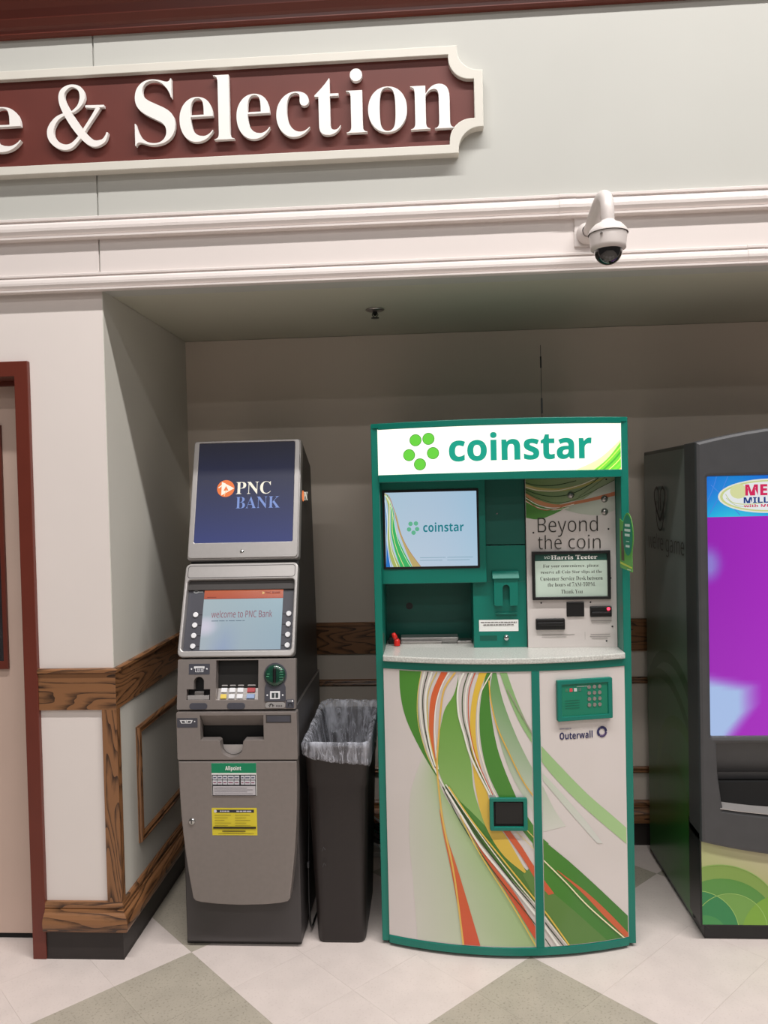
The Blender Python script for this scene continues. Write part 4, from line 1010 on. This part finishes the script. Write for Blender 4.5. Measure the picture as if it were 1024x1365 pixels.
# dispenser section with its notched opening
MW = slope(.03, .707, .03, .885)
notch = [(-.846, .166), (-.846, .078), (-.782, .078), (-.776, .072)] + [(-.7335 + .040 * cos(radians(a)), .052 + .036 * sin(radians(a))) for a in range(180, 361, 15)] + [(-.691, .072), (-.685, .078), (-.616, .078), (-.616, .166)]
df = plate('dispenser_fascia', [rrect(-.933, -.495, .006, .178, .004, 2), notch], .040, MW, M_atm, ta, -.040, .0015)
def wbox(name, a, m, par, bev=0):
    b = box(*a, bev); bmesh.ops.transform(b, matrix=MW, verts=b.verts[:]); return obj(name, b, m, par)
wbox('opening_back', (-.850, -.612, .005, .170, -.055, -.050), M_hole, df)
hood = prism([(-.045, .120), (-.045, .166), (-.002, .166)], 0, -.846, -.616)
bm = bmesh.new()
A = [bm.verts.new(MW @ Vector(p)) for p in ((-.845, .166, -.002), (-.845, .166, -.045), (-.845, .118, -.045))]
B = [bm.verts.new(MW @ Vector(p)) for p in ((-.617, .166, -.002), (-.617, .166, -.045), (-.617, .118, -.045))]
bm.faces.new(A); bm.faces.new(B[::-1])
for i in range(3): bm.faces.new((A[i], A[(i + 1) % 3], B[(i + 1) % 3], B[i]))
bmesh.ops.recalc_face_normals(bm, faces=bm.faces[:])
hood.free()
obj('opening_hood', bm, M_atm, df)
plate('finger_cup', [[(-.7335 + .038 * cos(radians(a)), .052 + .034 * sin(radians(a))) for a in range(180, 361, 15)]], .004, MW, M_atml, df, -.030)
ip = plate('icon_plate', [rrect(-.930, -.855, .124, .158, .002, 2)], .001, MW, M_slate, df, 0)
P = Painter(planefn(MW), base=.0014)
P.poly([(-.920, .151), (-.872, .151), (-.878, .139), (-.914, .139)], (220, 220, 222)); P.poly([(-.914, .148), (-.878, .148), (-.881, .141), (-.911, .141)], (60, 60, 66))
P.poly(circ(-.896, .146, .0055, 14), (225, 225, 226)); P.rect_(-.897, -.895, .142, .150, (50, 50, 56)); P.poly(circ(-.865, .146, .0024, 10), (230, 230, 232))
P.build('icon_print', M_printm, ip)
plate('vent_plate', [rrect(-.606, -.515, .139, .168, .001, 1)], .001, MW, M_atmd, df, 0, .0003)
plate('vent_slot', [rrect(-.602, -.519, .143, .164, .001, 1)], .001, MW, M_slate, df, .0008, .0003)
# lower door, narrowing towards its rounded foot
def bulge(t): return .002 + .036 * max(0, (t)) ** 2.2
L_ = []; R2 = []
for i in range(15):
    f = i / 14; z = .518 - f * .471
    L_.append((-.932 + bulge(f), z)); R2.append((-.497 - bulge(f) * .95, z))
foot = [(-.890, .020), (-.882, .010), (-.86, .004), (-.80, -.002), (-.715, -.005), (-.63, -.002), (-.57, .004), (-.545, .010), (-.536, .020)]
out_ = L_ + foot + R2[::-1]
MD = slope(.03, .19, .03, .705)
do = plate('lower_door', [out_], .060, MD, M_atm, ta, -.060, .004)
# service labels
lbp = plate('network_label', [rrect(-.809, -.646, .394, .512)], .0006, MD, M_white, do, 0)
P = Painter(planefn(MD), base=.0009)
P.rect_(-.809, -.646, .476, .512, (0, 128, 86)); P.rect_(-.808, -.648, .394, .470, (40, 38, 42))
for r in range(2):
    for a, b in ((-.805, -.790), (-.788, -.770), (-.768, -.752), (-.750, -.728), (-.726, -.708), (-.702, -.690), (-.688, -.668), (-.666, -.650)):
        P.rect_(a, b, .452 - r * .017, .467 - r * .017, (200, 200, 206))
        P.rect_(a + .002, b - .003, .457 - r * .017, .461 - r * .017, (60 + 70 * r, 66, 90))
P.rect_(-.804, -.650, .397, .430, (186, 182, 186))
for i in range(4): P.rect_(-.800, -.660 - (i % 2) * .02, .401 + i * .007, .403 + i * .007, (120, 116, 120))
P.build('label_print', M_printm, lbp)
text('lettering', 'Allpoint', 'bold', (-.758, -.700, .482, .502), MD, M_white, lbp, off=.003, offset=.004)
ylp = plate('yellow_label', [rrect(-.812, -.648, .250, .349)], .0006, MD, M_yel, do, 0)
P = Painter(planefn(MD), base=.0009)
P.rect_(-.800, -.658, .332, .343, (44, 44, 56)); P.poly(circ(-.799, .3375, .0055, 14), (210, 206, 214))
for a, b in ((-.782, -.776), (-.774, -.768), (-.766, -.758), (-.756, -.748), (-.722, -.712), (-.710, -.700), (-.698, -.686), (-.684, -.668)): P.rect_(a, b, .3355, .3395, (206, 204, 216))
for i in range(6):
    P.rect_(-.802, -.742 - (i % 3) * .012, .323 - i * .0095, .3245 - i * .0095, (140, 124, 44)); P.rect_(-.728, -.672 - (i % 2) * .015, .323 - i * .0095, .3245 - i * .0095, (140, 124, 44))
P.rect_(-.808, -.652, .275, .282, (32, 24, 20))
P.rect_(-.775, -.690, .264, .2675, (70, 60, 30)); P.rect_(-.790, -.660, .256, .2575, (120, 104, 40))
P.build('label_print', M_printm, ylp)
lk = obj('door_lock', lathe([(0, .006), (.008, .006), (.011, .004), (.0125, 0)], MD @ Vector((-.886, .300, 0)), MD.to_3x3(), 20), M_chrome, do, True)
obj('key_slot', box(-.8875, -.8845, .0225, .0245, .484, .496), M_black, lk)

# power lead behind and beside the teller machine
pc = thing('power_cord', 'black power cord hanging down beside the teller machine near the waste bin', 'cord', (-.495, .2, .004))
obj('cable', tube([tuple(v) for v in catmull([(-.489, .22, .60), (-.488, .20, .45), (-.489, .17, .28), (-.489, .16, .12), (-.488, .19, .02), (-.486, .30, .006), (-.47, .45, .006), (-.485, .62, .006), (-.40, .80, .006)], 60)], .004, 8), M_black, pc, True)
obj('clip', box(-.4935, -.485, .155, .178, .26, .282, .003), M_lot, pc)

# ================================================================ WASTE BIN AND ITS BAG
bn = thing('waste_bin', 'tall slim brown-black plastic waste bin between the grey and the green machine', 'bin', (-.37, .29, 0))
def binloop(z, gap=0, n=64, wob=0, ph=0):
    """rounded rectangle of the bin at height z"""
    t = z / .75
    xa, xb = -.454 + (-.474 + .454) * t, -.276 + (-.248 + .276) * t
    ya, yb = .118 + (.055 - .118) * t, .50 + (.56 - .50) * t
    xa -= gap; xb += gap; ya -= gap; yb += gap
    r = .025
    P_ = []
    for cx, cy, a in ((xb - r, ya + r, -90), (xb - r, yb - r, 0), (xa + r, yb - r, 90), (xa + r, ya + r, 180)):
        for i in range(6):
            tt = radians(a + 90 * i / 5); P_.append((cx + r * cos(tt), cy + r * sin(tt)))
    # spread into n points of even spacing
    Ls = [0]
    for i in range(len(P_)):
        a, b = P_[i], P_[(i + 1) % len(P_)]; Ls.append(Ls[-1] + math.hypot(b[0] - a[0], b[1] - a[1]))
    o = []; j = 0
    for k_ in range(n):
        s = Ls[-1] * k_ / n
        while Ls[j + 1] < s: j += 1
        a, b = P_[j % len(P_)], P_[(j + 1) % len(P_)]; f = (s - Ls[j]) / max(Ls[j + 1] - Ls[j], 1e-9)
        o.append((a[0] + (b[0] - a[0]) * f, a[1] + (b[1] - a[1]) * f))
    return o
def skin(levels, n=64, cap=None):
    bm = bmesh.new(); R_ = []
    for z, gap in levels: R_.append([bm.verts.new((p[0], p[1], z)) for p in binloop(z, gap, n)])
    for A, B in zip(R_, R_[1:]):
        for k_ in range(n): bm.faces.new((A[k_], A[(k_ + 1) % n], B[(k_ + 1) % n], B[k_]))
    if cap == 'both' : bm.faces.new(R_[0]); bm.faces.new(list(reversed(R_[-1])))
    return bm
bm = skin([(.004, -.008), (0, -.012), (.0, -.004), (.012, 0), (.60, 0), (.602, .003), (.70, .003), (.702, .004), (.735, .006), (.752, .008), (.756, .006), (.756, .002), (.750, -.002), (.60, -.003), (.02, -.004)], cap='both')
bmesh.ops.recalc_face_normals(bm, faces=bm.faces[:])
obj('bin_body', bm, M_bin, bn, True)
for z_ in (.30, .36):
    obj('moulded_mark', tube([(-.423, .082 + (.36 - z_) * .08, z_), (-.418, .082 + (.36 - z_) * .08, z_ + .014), (-.412, .082 + (.36 - z_) * .08, z_ + .004)], .0012, 5), M_lot, bn)
# bag: hem folded over the rim, lining hanging inside
bm = bmesh.new(); n = 220; rows = []
prof = [(.710, .009), (.718, .012), (.728, .010), (.738, .012), (.752, .013), (.764, .012), (.770, .008), (.768, .002), (.757, -.008), (.735, -.012), (.70, -.016), (.66, -.02), (.62, -.024), (.56, -.030), (.50, -.036), (.43, -.044), (.36, -.05), (.28, -.056)]
for ri, (z, gap) in enumerate(prof):
    base = binloop(min(z, .75), gap, n); row = []
    for k_, (x, y) in enumerate(base):
        cxx, cyy = -.37, .30
        a = k_ / n * 2 * pi
        nx, ny = x - cxx, y - cyy; l = math.hypot(nx, ny); nx /= l; ny /= l
        f = noise.noise(Vector((cos(a) * 6, sin(a) * 6, z * 3)))
        g = noise.noise(Vector((cos(a) * 22, sin(a) * 22, z * 9)))
        inside = max(0, (ri - 8) / 9)
        amp_ = .003 + .020 * inside if ri > 7 else .004
        dz = 0
        if ri <= 2: dz = -.004 - .016 * (x + .37) / .13 - .012 * (.5 + noise.noise(Vector((cos(a) * 3, sin(a) * 3, 5)))) + .006 * g
        if 3 <= ri <= 9: dz = .016 * max(0, (y - .25) / .3) + .006 * f * (1 if ri > 4 else .3)
        off = amp_ * (f * .8 + g * .7) + (.012 * inside * (abs(g) * 2 - .3) if ri > 9 else 0)
        if ri < 8: off = abs(off) * .9 + .001 * (y < .1)
        row.append(bm.verts.new((x + nx * off * (1 if ri < 8 else -1 if off > 0 else 1), y + ny * off, z + dz)))
    rows.append(row)
for A, B in zip(rows, rows[1:]):
    for k_ in range(n): bm.faces.new((A[k_], A[(k_ + 1) % n], B[(k_ + 1) % n], B[k_]))
bg_ = obj('bin_bag', bm, M_film, None, True)
tag(bg_, 'clear crinkled plastic bag lining the slim dark waste bin, folded over its rim', 'bag')

# loose leads on the floor behind the bin
lc = thing('cable_bundle', 'small heap of dark and pale leads on the floor behind the bin and kiosk', 'cable', (-.25, .80, .003))
for i in range(5):
    z0 = .01 + i * .035
    obj('lead', tube([tuple(v) for v in catmull([(-.34, .86, z0 + .05), (-.28, .84 - i * .01, z0 + .028), (-.22, .82 - i * .012, z0 + .006), (-.12, .83, z0)], 14)], .005, 7), (M_button, M_black, M_rg, M_black, M_button)[i], lc, True)
obj('plug_strip', box(-.34, -.05, .80, .86, .0, .022, .004), mat('plug_strip_white', (196, 190, 186), .5), lc)

# ================================================================ LOTTERY MACHINE
LX0, LX1, LXc = .957, 1.865, 1.411
lt = thing('lottery_machine', 'dark grey lottery vending machine with a large purple screen at the right edge', 'vending machine', (LXc, .5, 0))
# body with printed side
obj('body', box(LX0, LX1, .27, .85, .022, 1.815, .004), mat('lottery_side_grey', (60, 66, 64), .35, 0, .05, 5, coat=.0), lt)
MSx = Matrix(((0, 0, -1, LX0), (-1, 0, 0, 0), (0, 1, 0, 0), (0, 0, 0, 1)))      # x of the plate runs towards the front
P = Painter(planefn(MSx), (-.848, -.275, .03, 1.80), base=.0004)
def sidecol(a, b):
    g = max(0, min(1, (.66 - b) / .42))
    base = (114, 122, 119); gr = (36, 92, 34)  # upper grey lightened, a reflection painted in; the green below is print
    c = [base[i] + (gr[i] - base[i]) * g for i in range(3)]
    c[1] += 10 * a * g
    return tuple(c)
P.grid(-.848, -.275, .03, 1.80, 8, 40, sidecol)
def ring(cx, cy, r, wd, col): P.line([(cx + r * cos(t / 24 * pi), cy + r * sin(t / 24 * pi)) for t in range(25)], wd, col, 40)
for cx_, cy_, r_, w_, c_ in ((-.52, .60, .36, .05, (42, 84, 48)), (-.60, .45, .42, .04, (40, 84, 40)), (-.40, .42, .30, .05, (54, 104, 38)), (-.50, .30, .24, .04, (46, 96, 32))):
    ring(cx_, cy_, r_, w_, c_)
P.build('side_graphic_and_sheen', vcol('side_print_and_sheen', .28, 0, 0), lt)
text('lettering', "we're game", 'sans', (-.790, -.300, 1.372, 1.462), MSx, M_black, lt, off=.004, offset=-.004)
P = Painter(planefn(MSx), base=.006)
for s in (-1, 1):
    P.line([(-.60 + s * .075, 1.64), (-.60 + s * .070, 1.60), (-.60 + s * .03, 1.545), (-.60, 1.52)], .016, (24, 26, 26))
    P.line([(-.60 + s * .075, 1.64), (-.60 + s * .04, 1.655), (-.60 + s * .012, 1.63), (-.60 + s * .012, 1.56)], .012, (24, 26, 26))
    P.line([(-.60 + s * .05, 1.60), (-.60 + s * .052, 1.54), (-.60 + s * .03, 1.49), (-.60, 1.478)], .009, (24, 26, 26))
P.build('hand_emblem', M_printm, lt)
# front shell: arched top, bulging sides
def shell_outline(i=0):
    P_ = []
    ztop = lambda x: 1.815 + .055 * (1 - ((x - LXc) / .46) ** 2)
    x0, x1 = LX0 - .012 + i, LX1 + .012 - i
    for k_ in range(21):
        x = x1 + (x0 - x1) * k_ / 20; P_.append((x, ztop(x) - i))
    zb = lambda x: .315 + .060 * ((x - LXc) / .47) ** 2
    for k_ in range(21):
        x = x0 + (x1 - x0) * k_ / 20; P_.append((x, zb(x)))
    return P_
Mfr = frame((0, .14, 0), (0, 0, 1))
screen_hole = rrect(.986, LX1 - .029, .758, 1.690, .004, 2)
bay_hole = [(1.005, .730), (1.008, .62), (1.020, .52), (1.026, .494)] + [(1.026 + (LX1 - .10 - 1.026) * t / 10 + .0, .494 - .030 * (1 - (2 * t / 10 - 1) ** 2)) for t in range(1, 11)] + [(LX1 - .055, .62), (LX1 - .048, .730)]
sh = plate('front_shell', [shell_outline(), screen_hole, bay_hole], .14, Mfr, M_lot, lt, -.13, .012)
# chamfered dark edge strip
obj('edge_strip', prism([(LX0 - .002, .30), (LX0 - .002, .20), (.975, .15), (.975, .30)], 2, .05, .40), M_lotblack, lt)
obj('edge_strip', prism([(LX1 + .002, .30), (LX1 + .002, .20), (LX1 - .018, .15), (LX1 - .018, .30)], 2, .05, .40), M_lotblack, lt)
# screen
P = Painter(planefn(Mfr), (.984, LX1 - .027, .756, 1.692), base=-.002)
def lot(a, b):
    c = [168 - 12 * b, 24, 194 - 8 * b]
    def mix(col, f):
        f = max(0, min(1, f))
        for i in range(3): c[i] += (col[i] - c[i]) * f
    mix((188, 40, 214), .6 - abs(a - .35) * 1.6)
    x, y = a * .85, b * .936
    d = max((x - .145) * 6 + max(0, (.06 - y)) * 0, (y - .245 + (x) * .25) * 9, (x - .07 - y * .62) * 9)
    mix((176, 202, 246), .5 - d * 2)
    d2 = sqrt(((x + .0) / .05) ** 2 + ((y - .735) / .075) ** 2)
    mix((150, 130, 220), (1.25 - d2) * 1.2)
    d3 = sqrt(((x - .50) / .16) ** 2 + ((y - .30) / .2) ** 2)
    mix((120, 20, 150), (1.2 - d3))
    return tuple(max(0, min(255, v)) for v in c)
P.grid(.984, LX1 - .027, .756, 1.545, 60, 54, lot)
P.grid(.984, LX1 - .027, 1.545, 1.692, 20, 6, lambda a, b: (20 + 34 * abs(sin(a * 9)) * (1 - b), 120 + 66 * (1 - b) ** 2 + 20 * sin(a * 14), 226 + 14 * (1 - b)))
for a0, a1 in (((.99, 1.55), (1.06, 1.69)), ((1.02, 1.69), (.985, 1.60)), ((1.10, 1.55), (1.0, 1.66))):
    P.line([(a0[0], a0[1]), ((a0[0] + a1[0]) / 2 + .004, (a0[1] + a1[1]) / 2), (a1[0], a1[1])], .003, (70, 140, 236), 8)
def el(cx, cy, rx, ry, col): P.poly(circ(cx, cy, rx, 40, ry), col)
el(1.202, 1.617, .178, .061, (242, 244, 226)); el(1.202, 1.617, .171, .056, (214, 222, 150)); el(1.204, 1.617, .164, .051, (244, 247, 248))
el(1.096, 1.635, .030, .026, (228, 232, 170))
P.line([(1.05, 1.626), (1.075, 1.596), (1.13, 1.588), (1.19, 1.594)], .003, (214, 222, 160)); P.line([(1.052, 1.612), (1.09, 1.584), (1.16, 1.578)], .0025, (196, 214, 190))
P.build('screen', vcol('lottery_screen', .25, .82, 0), sh)
ML = [emis('lot_red', (214, 40, 92), .9), emis('lot_blue', (28, 64, 140), .8)]
text('lettering', 'MEGA', 'bold', (1.118, 1.276, 1.6185, 1.659), Mfr, ML[0], sh, off=.002, offset=.02)
text('lettering', 'MILLIONS', 'bold', (1.112, 1.292, 1.592, 1.6135), Mfr, ML[1], sh, off=.002, offset=.012)
text('lettering', 'with MEGAPLIER', 'bold', (1.112, 1.300, 1.5775, 1.588), Mfr, ML[0], sh, off=.002, offset=.004)
# bay below the screen
obj('bay_panel', prism([(.215, .505), (.215, .60), (.150, .745), (.26, .745), (.26, .505)], 0, 1.0, LX1 - .04), M_lot, lt)
obj('bay_void', box(1.0, LX1 - .045, .18, .262, .49, .575), M_hole, lt)
bm = bmesh.new(); prev = None
for k_ in range(25):
    x = 1.012 + (LX1 - .068 - 1.012) * k_ / 24; z = .500 - .030 * (1 - (2 * k_ / 24 - 1) ** 2)
    r = [bm.verts.new((x, .128, z)), bm.verts.new((x, .128, z - .003)), bm.verts.new((x, .21, z + .004)), bm.verts.new((x, .21, z + .010))]
    if prev:
        for i in range(4): bm.faces.new((prev[i], r[i], r[(i + 1) % 4], prev[(i + 1) % 4]))
    else: bm.faces.new(r)
    prev = r
bm.faces.new(prev[::-1]); bmesh.ops.recalc_face_normals(bm, faces=bm.faces[:])
obj('bay_lip', bm, M_atml, lt)
# lower printed panel
lp = obj('lower_panel', box(.945, LX1 + .012, .150, .27, .060, .40, .003), M_lotblack, lt)
P = Painter(planefn(frame((0, .150, 0), (0, 0, 1))), (.951, LX1 + .006, .066, .392), base=.0005)
P.grid(.95, LX1 + .007, .065, .393, 16, 10, lambda a, b: (150 + 50 * a + 34 * b, 168 + 4 * a + 16 * b, 92 + 110 * b * (.4 + a)))
def disc(cx, cy, r, col): P.raw([(cx + r * cos(2 * pi * i / 48), cy + r * sin(2 * pi * i / 48)) + lin(col)[:3] for i in range(48)]); P.lay += 1
disc(1.015, .06, .225, (128, 158, 76)); disc(1.40, .02, .26, (150, 170, 60)); disc(1.02, .03, .205, (84, 142, 62)); disc(1.05, .05, .13, (112, 158, 72)); disc(.93, .04, .15, (42, 128, 72)); disc(.96, .02, .08, (62, 140, 74)); disc(1.24, .03, .15, (122, 166, 56)); disc(1.7, .08, .2, (96, 150, 60))
def ring2(cx, cy, r, wd, col): P.line([(cx + r * cos(t / 24 * pi), cy + r * sin(t / 24 * pi)) for t in range(25)], wd, col, 40)
for a in ((.93, .04, .15), (1.05, .05, .13), (1.015, .06, .225)): ring2(*a, .0025, (150, 190, 100))
P.build('panel_graphic', M_print, lp)
obj('base', box(.965, LX1 - .01, .175, .84, 0, .060, .004), M_lotblack, lt)
for x in (1.0, LX1 - .06): obj('foot', box(x, x + .05, .178, .21, 0, .035, .004), M_black, lt)
